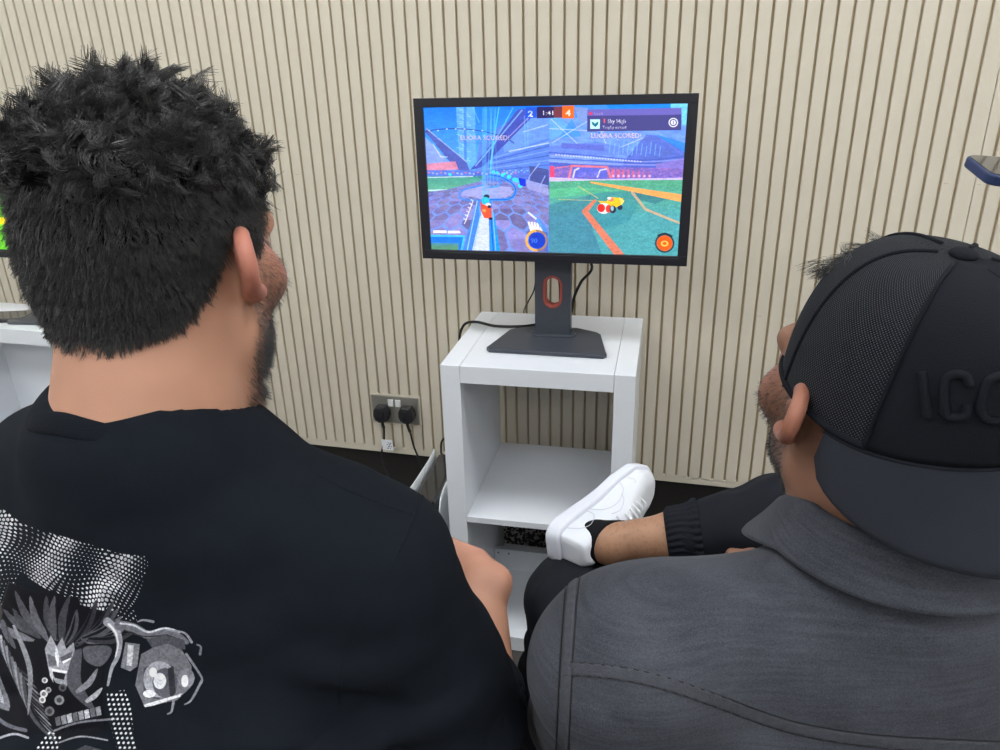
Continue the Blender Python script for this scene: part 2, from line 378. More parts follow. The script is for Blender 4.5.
def paint_game():
    c = Canvas(640, 358, [(73, 82), (897, 72), (866, 550), (103, 534)])
    X, Y = c.X, c.Y; L = X < 470
    # ---- left player view
    c.grad([(60, 70), (472, 70), (472, 330), (60, 330)], (20, 118, 240), (92, 165, 238), 80, 280)
    n = noise2(X / 9, Y / 26, 3)
    c.poly([(176, 80), (236, 80), (242, 268), (190, 268)], (98, 168, 242), .85)
    for i in range(26):
        yy = 84 + i * 7; c.line([(180 + (i % 3) * 9, yy), (205 + (i % 4) * 6, yy + 6 + i % 3)], 3, (160, 208, 250), .55)
    c.line([(205, 84), (208, 268)], 9, (45, 110, 220), .6)
    c.poly([(250, 200), (300, 150), (420, 88), (471, 88), (471, 335), (290, 335), (240, 285)], (88, 125, 222), .92)
    c.poly([(320, 170), (425, 110), (471, 110), (471, 180), (330, 225)], (104, 150, 236), .9)
    for k in range(9):
        yy = 190 + k * 15; c.line([(300 - k * 6, yy + 52 - k * 6), (470, yy)], 3.2, (60, 84, 180) if k % 2 else (135, 168, 240), .7)
    c.line([(345, 222), (468, 196)], 4, (200, 220, 255), .75); c.line([(390, 160), (465, 138)], 3, (200, 215, 255), .7)
    c.poly([(222, 282), (240, 262), (372, 88), (430, 88), (410, 120), (262, 272)], (62, 78, 182))
    c.line([(240, 268), (384, 92)], 4, (128, 178, 250), .9); c.line([(330, 190), (424, 96)], 3, (190, 180, 230), .7)
    c.poly([(78, 158), (86, 148), (212, 258), (222, 285), (180, 282)], (76, 92, 180)); c.line([(84, 150), (212, 256)], 3.5, (150, 176, 240), .9)
    c.poly([(80, 176), (178, 280), (84, 292)], (132, 158, 230)); c.line([(105, 200), (130, 240), (150, 240)], 3, (220, 225, 250), .7)
    c.poly([(84, 262), (176, 254), (186, 280), (84, 284)], (226, 132, 160), .85)
    c.line([(80, 160), (120, 152), (190, 150), (260, 158), (330, 178), (360, 196)], 3, (34, 52, 140), .85, True)
    c.line([(80, 168), (160, 186), (260, 196), (340, 180)], 2, (60, 110, 210), .6, True)
    for k in range(7): c.ell(92 + k * 28, 156 - (k in (2, 3, 4)) * 5, 3, 2.5, (190, 225, 255), .8)
    c.poly([(84, 282), (470, 286), (470, 332), (84, 300)], (84, 112, 214), .9)
    for k in range(22): c.ell(92 + k * 13, 290 + (k % 3) * 2, 4, 3, (180, 190, 245) if k % 3 else (230, 120, 140), .7)
    for k in range(16): c.ell(330 + k * 9, 283 + (k % 2) * 5, 3, 2, (140, 205, 255), .7)
    c.grad([(84, 302), (272, 300), (240, 330), (150, 345), (88, 352)], (66, 150, 140), (100, 176, 150), 300, 350)
    c.line([(88, 306), (230, 302)], 3, (210, 215, 250), .9); c.line([(90, 347), (150, 345)], 4, (215, 240, 250), .9)
    # hexagonal floor in perspective
    fl = c.cov([(90, 352), (150, 344), (250, 318), (380, 318), (471, 340), (471, 560), (100, 560)])
    v = np.maximum(Y - 262, 8); fx = (X - 275) / v * 3.6; fy = 620 / v
    q = fx / 1.0; r_ = fy
    a1 = np.stack([(fx + .5) % 1 - .5, (fy + .866) % 1.732 - .866], -1); a2 = np.stack([(fx) % 1 - .5, (fy) % 1.732 - .866], -1)
    d1 = (a1 ** 2).sum(-1); d2 = (a2 ** 2).sum(-1); g = np.where((d1 < d2)[..., None], a1, a2)
    hx = np.maximum(np.abs(g[..., 0]), np.abs(g[..., 0]) * .5 + np.abs(g[..., 1]) * .866); edge = np.clip((hx - .41) / .06, 0, 1)
    base = np.stack([118 + 26 * noise2(X / 16, Y / 12, 8), 112 + 28 * noise2(X / 16, Y / 12, 8), 182 + 18 * n], -1) / 255.
    rv = noise2(np.floor(fx + (d1 < d2) * .5) * 3.1, np.floor(fy / .866) * 2.7, 5, 1)[..., None]
    base = base * (.78 + .34 * rv); ec = np.array([112, 150, 238]) / 255.
    base = base * (1 - edge[..., None] * .85) + ec * edge[..., None] * .85
    k = fl[..., None]; c.a[..., :3] = c.a[..., :3] * (1 - k) + base * k; c.a[..., 3:] = 1
    # pads and tracks
    c.poly([(195, 362), (205, 345), (270, 330), (350, 335), (360, 352), (340, 368), (262, 374)], (166, 168, 226), .8)
    c.line([(262, 378), (205, 376), (190, 362), (202, 345), (262, 330)], 5, (64, 138, 250), .95, True)
    c.line([(286, 376), (345, 373), (366, 350), (356, 325), (320, 304), (285, 297)], 8, (58, 150, 252), .95, True)
    c.line([(286, 376), (345, 373), (366, 350), (356, 325), (320, 304), (285, 297)], 2.5, (18, 70, 215), .9, True)
    c.line([(284, 336), (312, 332), (318, 318), (300, 306), (280, 302)], 6, (70, 140, 250), .95, True)
    for x, y, r in ((296, 288, 6), (308, 291, 5), (325, 297, 6), (332, 293, 4), (345, 303, 7), (362, 312, 7), (372, 314, 8), (380, 331, 7), (160, 296, 5)): c.ell(x, y, r, r, (60, 212, 252))
    c.poly([(374, 306), (396, 310), (398, 334), (380, 330)], (22, 50, 214)); c.poly([(408, 268), (468, 280), (470, 330), (412, 318)], (66, 74, 140), .85)
    c.poly([(398, 312), (468, 330), (470, 362), (402, 340)], (158, 160, 220), .8); c.line([(440, 260), (410, 300), (404, 320)], 3, (170, 180, 240), .8)
    c.line([(458, 300), (440, 335)], 3, (170, 180, 240), .8)
    c.text('PE', 236, 306, 16, (60, 80, 190), .9, bold=.02)
    c.poly([(246, 378), (290, 378), (322, 560), (196, 560)], (66, 132, 248)); c.poly([(264, 386), (282, 400), (286, 560), (226, 560)], (202, 212, 250))
    c.poly([(286, 396), (300, 420), (322, 560), (290, 560)], (16, 150, 252)); c.line([(246, 380), (214, 545)], 3, (158, 205, 255)); c.line([(264, 386), (234, 545)], 3, (150, 200, 255))
    c.line([(288, 410), (298, 545)], 3, (40, 70, 200)); c.line([(294, 405), (306, 545)], 2, (235, 200, 160), .8)
    for x0, x1, w, al in ((268, 270, 10, .45), (274, 290, 3, .5), (262, 262, 3, .5), (282, 302, 4, .45), (300, 284, 3, .5), (312, 296, 3, .35)):
        c.line([(x1, 84), (x0, 372)], w, (92, 190, 255), al)
    c.line([(312, 84), (292, 210), (286, 290)], 4, (78, 214, 255), .7); c.line([(356, 84), (300, 190), (286, 260)], 4, (110, 205, 255), .6); c.line([(230, 84), (250, 130)], 3, (120, 200, 255), .5)
    c.line([(392, 110), (396, 210)], 3, (110, 180, 255), .6); c.line([(402, 110), (404, 205)], 3, (110, 180, 255), .6)
    c.poly([(108, 474), (150, 474), (150, 482), (108, 482)], (250, 235, 250)); c.poly([(154, 475), (190, 475), (196, 482), (154, 483)], (250, 235, 250))
    for k in range(6): c.line([(206 + k * 4.4, 452 - k * 12), (212 + k * 4.2, 440 - k * 12), (204 + k * 4.4, 436 - k * 12)], 3, (235, 235, 255), .9)
    c.poly([(100, 488), (206, 490), (200, 560), (100, 560)], (26, 118, 250)); c.line([(100, 491), (206, 492), (196, 545)], 6, (66, 194, 255)); c.grad([(100, 512), (190, 514), (186, 560), (100, 560)], (66, 140, 190), (84, 142, 118), 512, 526)
    # left car
    c.ell(275, 366, 9, 7, (26, 50, 80)); c.ell(272, 380, 12, 13, (40, 192, 214)); c.ell(280, 392, 9, 6, (230, 220, 225)); c.poly([(256, 388), (268, 392), (290, 402), (292, 436), (268, 434), (258, 412)], (236, 84, 52))
    c.line([(252, 398), (256, 425)], 5, (90, 160, 240)); c.ell(284, 398, 6, 5, (60, 40, 60)); c.ell(288, 436, 6, 4, (30, 30, 60)); c.ell(268, 410, 6, 5, (252, 150, 90)); c.line([(256, 384), (264, 396)], 4, (225, 60, 80))
    # boost dial left
    for k in range(5): c.poly([(404 + k * 9, 446 + k), (410 + k * 9, 443 + k), (420 + k * 8, 474 + k * 1.5), (413 + k * 8, 476 + k * 1.5)], (240, 236, 250), .95)
    c.line([(407, 417), (436, 440), (450, 468)], 6, (215, 225, 250), .95); c.line([(436, 440), (464, 480), (468, 545)], 12, (70, 140, 240), .85); c.ell(432, 504, 31, 31, (250, 176, 70), 1, 7)
    c.poly([(430, 470), (466, 478), (470, 540), (436, 540)], (70, 70, 140), .5); c.ell(434, 504, 26, 26, (22, 62, 196)); c.text('90', 414, 512, 15, (96, 150, 246), .95, bold=.01)
    # ---- right player view
    R = lambda p, *a, **k: c.poly(p, *a, **k)
    c.grad([(471, 60), (910, 60), (910, 320), (471, 320)], (60, 140, 238), (128, 140, 226), 80, 300)
    nz = noise2((X + .8 * Y) / 30, (Y - .3 * X) / 9, 21)[..., None]; k = (c.cov([(471, 118), (905, 110), (900, 262), (471, 262)]) * .75)[..., None]
    col = np.array([86, 128, 228]) / 255. * (1 - nz) + np.array([140, 178, 246]) / 255. * nz; c.a[..., :3] = c.a[..., :3] * (1 - k) + col * k
    R([(640, 68), (900, 62), (900, 90), (660, 92)], (16, 128, 240)); R([(845, 70), (900, 66), (898, 140), (880, 140), (878, 92), (845, 92)], (110, 200, 250)); R([(548, 82), (590, 85), (585, 130), (560, 120)], (130, 150, 215), .9)
    R([(606, 118), (640, 118), (625, 172)], (28, 116, 236), .9); R([(471, 120), (500, 112), (540, 150), (471, 190)], (100, 168, 242), .9); R([(500, 180), (540, 120), (570, 175)], (60, 140, 240), .8)
    for a, b in (((475, 120), (560, 200)), ((480, 195), (600, 120)), ((471, 150), (640, 160)), ((690, 210), (780, 172)), ((800, 170), (880, 232)), ((620, 130), (650, 210))): c.line([a, b], 3, (210, 215, 250), .6)
    R([(700, 255), (770, 170), (800, 172), (892, 218), (890, 272), (700, 275)], (78, 96, 196), .75); R([(796, 168), (890, 196), (888, 226), (806, 176)], (40, 130, 232), .8)
    R([(471, 205), (620, 192), (700, 210), (720, 235), (471, 235)], (96, 124, 222), .7); R([(508, 196), (640, 202), (640, 222), (508, 212)], (92, 104, 205), .85)
    for k in range(5): c.line([(471, 226 + k * 9), (600, 236 + k * 8), (760, 250 + k * 5), (886, 238 + k * 9)], 4, (66, 84, 190) if k % 2 == 0 else (150, 160, 236), .7, True)
    for k in range(30): c.ell(492 + k * 9, 233 + k * .75, 3, 2, (225, 225, 255), .75)
    for k in range(12): c.line([(660 + k * 14, 190 + (k * 7) % 20), (656 + k * 14, 226 + (k * 5) % 14)], 2.5, (120, 200, 250), .6)
    R([(471, 256), (560, 262), (700, 268), (800, 270), (888, 252), (886, 312), (471, 312)], (84, 98, 200), .95); R([(800, 262), (888, 244), (887, 278), (800, 284)], (140, 120, 206), .8)
    nz = noise2(X / 5, Y / 4, 31)[..., None]; k = (c.cov([(471, 270), (886, 276), (886, 306), (471, 306)]) * .8)[..., None]
    col = np.array([70, 80, 190]) / 255. * (1 - nz) + np.array([206, 128, 188]) / 255. * nz; c.a[..., :3] = c.a[..., :3] * (1 - k) + col * k
    R([(472, 268), (486, 270), (488, 306), (472, 306)], (236, 70, 110), .9)
    R([(540, 266), (650, 270), (650, 304), (540, 304)], (96, 104, 214)); c.line([(486, 276), (540, 268)], 3, (236, 120, 140), .9)
    c.line([(532, 306), (541, 268), (650, 272), (660, 304)], 7, (232, 120, 136), .9); c.line([(545, 304), (550, 282), (562, 276)], 5, (216, 206, 245)); c.line([(620, 304), (628, 282), (648, 278)], 4, (216, 206, 245))
    c.text('CIRCUIT', 560, 302, 13, (190, 160, 220), .7)
    for k in range(8): c.poly([(662 + k * 16, 306), (664 + k * 16, 276 + k), (674 + k * 15, 280 + k), (672 + k * 16, 306)], (236, 100, 130), .8 - .05 * k); c.ell(669 + k * 16, 300, 4, 4, (240, 200, 235), .7)
    R([(471, 304), (600, 310), (884, 305), (884, 316), (471, 322)], (204, 186, 240), .95)
    c.grad([(471, 318), (600, 314), (884, 312), (884, 570), (471, 570)], (76, 168, 122), (70, 160, 170), 318, 430)
    nz = noise2(X / 4, Y / 3, 41)[..., None]; k = (c.cov([(471, 318), (884, 314), (884, 570), (471, 570)]) * .24)[..., None]
    c.a[..., :3] = c.a[..., :3] * (1 - k) + np.array([30, 90, 110]) / 255. * k * (1 - nz) + np.array([190, 240, 235]) / 255. * k * nz
    R([(471, 390), (600, 360), (590, 420), (640, 560), (471, 560)], (60, 110, 150), .45); R([(600, 345), (760, 352), (720, 440), (640, 470), (585, 410)], (50, 130, 150), .45); R([(716, 345), (834, 370), (800, 388), (740, 372)], (48, 108, 128), .6)
    R([(471, 342), (560, 335), (700, 345), (471, 372)], (100, 200, 140), .5)
    c.line([(600, 320), (884, 370)], 5, (242, 164, 92), 1, False, 24); c.line([(500, 374), (620, 378)], 3, (210, 190, 130), .6); c.line([(560, 332), (622, 370)], 3, (216, 186, 120), .7)
    c.line([(612, 378), (582, 412), (700, 562)], 9, (226, 122, 96), .95, False, 26); c.line([(728, 352), (768, 404), (870, 446)], 9, (206, 168, 136), .9, False, 7)
    # right car
    c.ell(690, 398, 8, 9, (38, 52, 80)); c.poly([(622, 378), (648, 380), (660, 366), (700, 370), (698, 388), (672, 402), (640, 396)], (246, 196, 40)); c.poly([(686, 366), (704, 378), (694, 392)], (252, 220, 110))
    c.ell(640, 402, 21, 17, (246, 238, 240), .95); c.ell(632, 401, 12, 13, (226, 44, 40)); c.ell(655, 403, 9, 12, (232, 60, 50)); c.ell(668, 405, 10, 12, (40, 48, 70)); c.ell(666, 402, 5, 8, (150, 190, 205)); c.ell(662, 374, 9, 6, (240, 130, 110)); c.ell(657, 370, 6, 4, (250, 246, 250))
    c.ell(827, 510, 27, 27, (40, 60, 70), 1, 5); c.ell(827, 510, 24, 24, (248, 92, 24)); c.ell(827, 511, 9, 7, (252, 196, 90), 1, 4); c.line([(808, 486), (828, 480), (848, 488)], 6, (30, 50, 62), 1, True)
    fine = noise2(X / 3.2, Y / 2.2, 99, 3)[..., None]; big = noise2(X / 18, Y / 7, 98, 3)[..., None]; c.a[..., :3] = np.clip(c.a[..., :3] * (.84 + .20 * fine + .16 * big), 0, 1)
    # banner words
    c.text('LUORA SCORED!', 188, 187, 14.5, (40, 60, 150), .5, 1.02, .04); c.text('LUORA SCORED!', 190, 186, 14.5, (226, 206, 232), .95, 1.0, .02); c.text('LUORA SCORED!', 598, 181, 14.5, (60, 60, 150), .5, 1.0, .04); c.text('LUORA SCORED!', 599, 180, 14.5, (250, 214, 222), .95, 1.0, .02)
    # score bar
    R([(396, 82), (431, 82), (430, 116), (396, 116)], (26, 82, 216)); R([(431, 81), (510, 80), (510, 116), (431, 117)], (40, 30, 90)); R([(484, 80), (510, 80), (510, 116), (484, 116)], (150, 62, 60), .7); R([(510, 78), (547, 78), (547, 118), (510, 118)], (250, 104, 30))
    c.text('2', 403, 112, 19, (240, 248, 255), 1, 1.2, .03); c.text('1:41', 446, 107, 14, (255, 255, 255), 1, 1.2, .008); c.text('4', 520, 110, 20, (255, 240, 225), 1, 1.2, .02)
    # notification
    R([(588, 90), (878, 86), (878, 108), (588, 111)], (108, 96, 186), .95); R([(588, 110), (878, 107), (877, 156), (588, 160)], (66, 62, 132), .97)
    c.ell(598, 103, 6, 5, (216, 60, 110)); c.text('User8', 609, 107, 8, (212, 176, 220), .9)
    R([(597, 121), (627, 121), (627, 151), (597, 151)], (196, 246, 246)); c.poly([(601, 128), (608, 131), (612, 135), (617, 131), (623, 127), (621, 138), (613, 146), (604, 138)], (22, 110, 140))
    c.line([(641, 121), (641, 131)], 5, (220, 90, 110)); c.text('Sky High', 651, 133, 12.5, (255, 252, 255), 1, .92, .008); c.text('Trophy earned!', 635, 151, 9.5, (240, 236, 252), 1, .90, .004)
    c.ell(853, 132, 13, 13, (250, 250, 255), 1, 3); c.ell(853, 132, 8, 8, (240, 240, 255)); c.line([(853, 128), (853, 136)], 3, (110, 105, 160))
    return c
def paint_pitch():
    c = Canvas(120, 68, [(0, 0), (120, 0), (120, 68), (0, 68)])
    c.poly([(-1, -1), (121, -1), (121, 69), (-1, 69)], (104, 206, 40)); nz = noise2(c.X / 5, c.Y / 4, 2)[..., None]
    c.a[..., :3] *= .92 + .16 * nz
    for k in range(6): c.poly([(k * 20, 0), (k * 20 + 10, 0), (k * 20 + 10, 69), (k * 20, 69)], (120, 222, 52), .5)
    c.poly([(0, 0), (120, 0), (120, 12), (0, 12)], (60, 70, 110)); c.line([(0, 51), (120, 51)], 4, (250, 214, 20)); c.line([(60, 12), (60, 68)], 1, (230, 250, 220)); c.ell(60, 40, 14, 9, (230, 250, 220), 1, 1)
    for x, y, q in ((30, 30, 0), (44, 52, 1), (72, 34, 0), (90, 50, 1), (58, 24, 1)): c.line([(x, y), (x, y + 4)], 2, (220, 40, 40) if q else (240, 240, 240))
    return c
def canvas_plane(name, c, w, h, m, parent, y=0.0, z=0.0):
    W, H = c.W, c.H; gx, gz = np.meshgrid(np.linspace(-w / 2, w / 2, W + 1), np.linspace(h / 2, -h / 2, H + 1))
    V = np.c_[gx.ravel(), np.full(gx.size, y), gz.ravel() + z]; i = np.arange(H)[:, None] * (W + 1) + np.arange(W)[None]; i = i.ravel()
    F = np.c_[i, i + W + 1, i + W + 2, i + 1]; o = mesh_np(name, V, F, m, parent, False)
    ca = o.data.color_attributes.new('Col', 'FLOAT_COLOR', 'CORNER'); C = np.ones((W * H, 4, 4), np.float32)
    C[..., :3] = s2l(c.a[..., :3]).reshape(-1, 1, 3); ca.data.foreach_set('color', C.ravel()); return o

m_screen = vcol_mat('lit_screen', 0.25, emit=SCREEN if 'SCREEN' in globals() else 1.0)
def monitor(x, y, z, rz, tilt, painter, label, extra_h=0.0):
    """z = screen centre height; stands on z 0.77"""
    t = empty('monitor', (x, y, .7704), rz); zc = z - .7704
    H = Matrix.Translation((0, 0, zc)) @ Matrix.Rotation(-tilt, 4, 'X')
    w, h = .5436, .3024; bl, bt, bb = .0205, .0185, .0205; outer = (-w / 2 - bl, w / 2 + bl, -h / 2 - bb, h / 2 + bt)
    bm = bmesh.new()
    x0, x1, z0, z1 = outer
    for a in ((x0, x1, h / 2, z1), (x0, x1, z0, -h / 2), (x0, -w / 2, -h / 2, h / 2), (w / 2, x1, -h / 2, h / 2)):
        box(bm, a[0], a[1], -.007, .010, a[2], a[3], .0008)
    # sloping inner lip along the bottom, catches the light
    f = obj('bezel', bm, m_bezel, t); f.matrix_local = H
    lip = bmesh.new(); pr = [(-.0075, -h / 2 - .0045), (-.0015, -h / 2 + .0004), (-.001, -h / 2 - .003)]
    A = [lip.verts.new((-w / 2 - .003, p[0], p[1])) for p in pr]; B = [lip.verts.new((w / 2 + .003, p[0], p[1])) for p in pr]
    for i in range(3): lip.faces.new((A[i], B[i], B[(i + 1) % 3], A[(i + 1) % 3]))
    lip.faces.new(A); lip.faces.new(B[::-1]); bmesh.ops.recalc_face_normals(lip, faces=lip.faces)
    o = obj('lip', lip, mat('lip_plastic', (.05, .05, .055), .35), f)
    bm = bmesh.new(); box(bm, x0 + .002, x1 - .002, .0105, .028, z0 + .002, z1 - .002, .004); box(bm, -.17, .17, .026, .052, -.11, .11, .012)
    for k in range(9): box(bm, -.12, .12, .050, .0535, -.02 + k * .011, -.016 + k * .011)
    b = obj('rear_shell', bm, m_bezel, t); b.matrix_local = H
    s = canvas_plane('screen', painter(), w, h, m_screen, t, -.0015); s.matrix_local = H; s['label'] = 'lit screen'
    # stand: neck with an oval cable hole
    bm = bmesh.new(); hw = .0415; zt = zc - .03; ya, yb = .034, .058
    hole = []; hz0, hz1, hr = .081, .152, .0190
    nseg = 12
    for k in range(nseg + 1): a = pi * k / nseg; hole.append((hr * cos(a), hz1 - hr + hr * sin(a)))
    for k in range(nseg + 1): a = pi + pi * k / nseg; hole.append((hr * cos(a), hz0 + hr + hr * sin(a)))
    # outer outline matched point for point with the hole
    n = len(hole); hc = (hz0 + hz1) / 2
    out = []
    for (hx_, hz_) in hole:
        dx, dz = hx_, hz_ - hc; 
        s1 = hw / abs(dx) if abs(dx) > 1e-6 else 1e9; s2 = ((zt - hc) if dz > 0 else (hc - .006)) / abs(dz) if abs(dz) > 1e-6 else 1e9
        k_ = min(s1, s2); out.append((dx * k_, hc + dz * k_))
    corners = [(hw, zt), (-hw, zt), (-hw, .006), (hw, .006)]
    for cx_, cz_ in corners:
        i = min(range(n), key=lambda i: (out[i][0] - cx_) ** 2 + (out[i][1] - cz_) ** 2); out[i] = (cx_, cz_)
    vo = [[bm.verts.new((p[0], yy, p[1])) for p in out] for yy in (ya, yb)]; vh = [[bm.verts.new((p[0], yy, p[1])) for p in hole] for yy in (ya, yb)]
    for i in range(n):
        j = (i + 1) % n
        bm.faces.new((vo[0][i], vo[0][j], vh[0][j], vh[0][i])); bm.faces.new((vo[1][j], vo[1][i], vh[1][i], vh[1][j]))
        bm.faces.new((vo[0][j], vo[0][i], vo[1][i], vo[1][j])); bm.faces.new((vh[0][i], vh[0][j], vh[1][j], vh[1][i]))
    bmesh.ops.remove_doubles(bm, verts=bm.verts, dist=1e-6); bmesh.ops.recalc_face_normals(bm, faces=bm.faces)
    nk = obj('stand_neck', bm, m_stand, t)
    # red ring lining the hole
    bm = bmesh.new(); prof = []
    P = np.array([(p[0], p[1]) for p in hole]); C0 = np.array([0, hc])
    ring = []
    for dy, off in ((ya - .0018, .003), (ya - .0018, -.001), (ya - .0012, -.0026), (yb + .001, -.0026), (yb + .001, .0005)):
        row = []
        for p in P:
            cc = np.array([0, hz1 - hr if p[1] > hc else hz0 + hr]); d = p - cc; d = d / (np.linalg.norm(d) + 1e-9); q = p + d * off; row.append(bm.verts.new((q[0], dy, q[1])))
        ring.append(row)
    for a, b_ in zip(ring[:-1], ring[1:]):
        for i in range(n): j = (i + 1) % n; bm.faces.new((a[i], a[j], b_[j], b_[i]))
    bmesh.ops.recalc_face_normals(bm, faces=bm.faces); rg = obj('ring', bm, m_red, nk, True); rg['label'] = 'dark red oval ring'
    # base: wide plate with chamfered corners, slightly raised
    bp = [(-.155, -.075), (-.163, -.066), (-.158, -.05), (-.132, .052), (-.118, .066), (-.06, .088), (.06, .088), (.118, .066), (.132, .052), (.158, -.05), (.163, -.066), (.155, -.075)]
    bp = [(x_ * .83, y_ * 1.06 + .008) for x_, y_ in bp]
    bm = bmesh.new(); prism(bm, [(x_, y_) for x_, y_ in bp], 0.0, .0105, .0025); obj('stand_base', bm, m_stand, t, False)
    bm = bmesh.new(); prism(bm, rrect(0, .048, .105, .05, .02), .010, .0145, .002); obj('collar', bm, m_stand, t)
    bm = bmesh.new(); box(bm, -.045, .045, .052, .066, zc - .06, zc + .06, .004); mo = obj('mount_block', bm, m_bezel, t)
    tag(t, label, 'monitor', 'desktop gaming monitors'); return t
monitor(-.2982, -.2599, 1.138, .0211, .014, paint_game, 'black-framed monitor showing a split-screen car football game, on the central white shelf unit')
monitor(-1.575, -.285, 1.104, .0, .014, paint_pitch, 'monitor with a bright green football pitch, at the left edge behind the curly head')

# ---------------------------------------------------------------- cables behind the monitor
def P2(x, y, Y): d = ray(x, y); return CAM + (Y - CAM[1]) / d[1] * d
o = tube('power_cable', [P2(459.5, 345, -.11), P2(460, 334, -.12), P2(465, 324, -.13), P2(476, 317.5, -.15)[:3] * [1, 1, 0] + [0, 0, .778], (-.455, -.165, .7755), (-.40, -.16, .7755), (-.36, -.14, .7755), (-.31, -.11, .78), (-.30, -.12, .86), (-.30, -.19, .97)], .0034, m_cable)
tag(o, 'thick black cable looping over the left edge of the central white unit', 'cable')
o = tube('video_cable', [(-.262, -.16, .99), P2(592, 266, -.12), P2(581, 282, -.11), P2(574, 298, -.10), P2(571, 314, -.09), (-.30, -.075, .776), (-.36, -.06, .7745)], .0034, m_cable)
tag(o, 'black cable dropping from the right of the monitor behind its stand', 'cable')
o = tube('thin_cable', [(-.345, -.17, .99), P2(536, 275, -.14), P2(534, 290, -.12), P2(528, 302, -.09), P2(524, 310, -.055), (-.414, -.022, .765), (-.42, -.017, .750), (-.47, -.016, .748), (-.535, -.016, .745), (-.545, -.016, .60), (-.545, -.016, .12)], .0018, m_cable)
tag(o, 'thin grey-black wire hanging left of the monitor stand', 'cable')

# ---------------------------------------------------------------- double wall socket and plugs
def wall_socket(cx, cz):
    t = empty('wall_socket', (cx, -.0005, cz)); w, h = .1470, .0870
    R = Matrix.Rotation(pi / 2, 4, 'X')
    bm = bmesh.new(); prism(bm, rrect(0, 0, w + .010, h + .010, .003), 0, .0014, 0, R); obj('wall_cutout', bm, m_slat, t)
    bm = bmesh.new(); prism(bm, rrect(0, 0, w, h, .004), .0012, .0062, .0012, R); obj('face_plate', bm, m_chrome, t)
    for sx in (-.0115, .0115):
        sm = bmesh.new(); box(sm, sx - .0085, sx + .0085, -.0105, -.006, .0115, .0335, .0015, Matrix.Identity(4)); r = obj('rocker_switch', sm, mat('switch_white', (.8, .8, .8), .3), t)
        r['label'] = 'white rocker switch'
    for sx in (-.0595, .0595):
        sm = bmesh.new(); bmesh.ops.create_cone(sm, cap_ends=True, segments=14, radius1=.003, radius2=.0026, depth=.0012, matrix=Matrix.Translation((sx, -.0068, 0)) @ R); obj('screw', sm, m_chrome, t)
    tag(t, 'brushed nickel double wall socket with two black plugs in the slatted wall', 'socket'); return t
wall_socket(-.8095, .4405)
def plug(name, cx, cz, path, label, tagged):
    t = empty(name, (cx, -.0075, cz)); R = Matrix.Rotation(pi / 2, 4, 'X')
    bm = bmesh.new(); pts = [(-.022, .010), (-.014, .024), (.014, .024), (.022, .010), (.0235, -.006), (.018, -.020), (.007, -.027), (-.007, -.027), (-.018, -.020), (-.0235, -.006)]
    prism(bm, pts, 0, .028, .005, R, 3); obj('plug_body', bm, m_black, t, False)
    bm = bmesh.new(); prism(bm, rrect(0, .002, .022, .026, .006), .0275, .0300, .001, R); obj('fuse_cover', bm, m_gloss, t)
    loc = [np.array(p) - np.array([cx, -.0075, cz]) for p in path]
    bm = bmesh.new(); bm_tube(bm, catmull([(0, -.016, -.022), (0, -.016, -.034), loc[0]], 5), .0045, 10); obj('strain_relief', bm, m_cable, t, True)
    bm = bmesh.new(); bm_tube(bm, catmull([(0, -.016, -.03)] + loc, 8), .0028, 10); c = obj('cord', bm, m_cable, t, True)
    if tagged is not None:
        p = np.array(tagged) - np.array([cx, -.0075, cz])
        bm = bmesh.new(); box(bm, p[0] - .016, p[0] + .020, p[1] - .006, p[1] - .005, p[2] - .017, p[2] + .017, .0004); k = obj('cord_label', bm, mat('paper_white', (.75, .77, .8), .5), t); k['label'] = 'white paper cord label'
        bm = bmesh.new()
        for i in range(5):
            for j in range(4):
                if (i * 7 + j * 3) % 5 < 3: box(bm, p[0] + .001 + i * .003, p[0] + .0035 + i * .003, p[1] - .0066, p[1] - .0060, p[2] - .012 + j * .006, p[2] - .009 + j * .006)
        obj('print', bm, mat('ink', (.12, .12, .13), .6), k)
    tag(t, label, 'plug', 'black plugs in the double socket'); return t
lp = P2(382, 413, -.02); rp = P2(407, 414, -.02)
plug('power_plug', lp[0], lp[2], [P2(384, 428, -.025), P2(384, 442, -.025), P2(382, 458, -.03), (-.82, -.06, .18), (-.80, -.16, .01), (-.7, -.22, .006)], 'left black plug with a white paper label on its cord, in the wall socket', P2(387.5, 444, -.022))
plug('power_plug', rp[0], rp[2], [P2(410, 432, -.025), P2(414, 447, -.03), P2(422, 468, -.035), (-.69, -.07, .15), (-.66, -.10, .01), (-.6, -.11, .006)], 'right black plug with a plain black cord, in the wall socket', None)
o = tube('data_cable', [P2(447, 436, -.04), P2(442, 441, -.05), P2(441, 449, -.06), P2(443, 455, -.08), (-.60, -.065, .33), (-.60, -.06, .22), (-.60, -.05, .10), (-.62, -.03, .01)], .003, m_cable)
tag(o, 'black cable curling out beside the left side of the central white unit', 'cable')

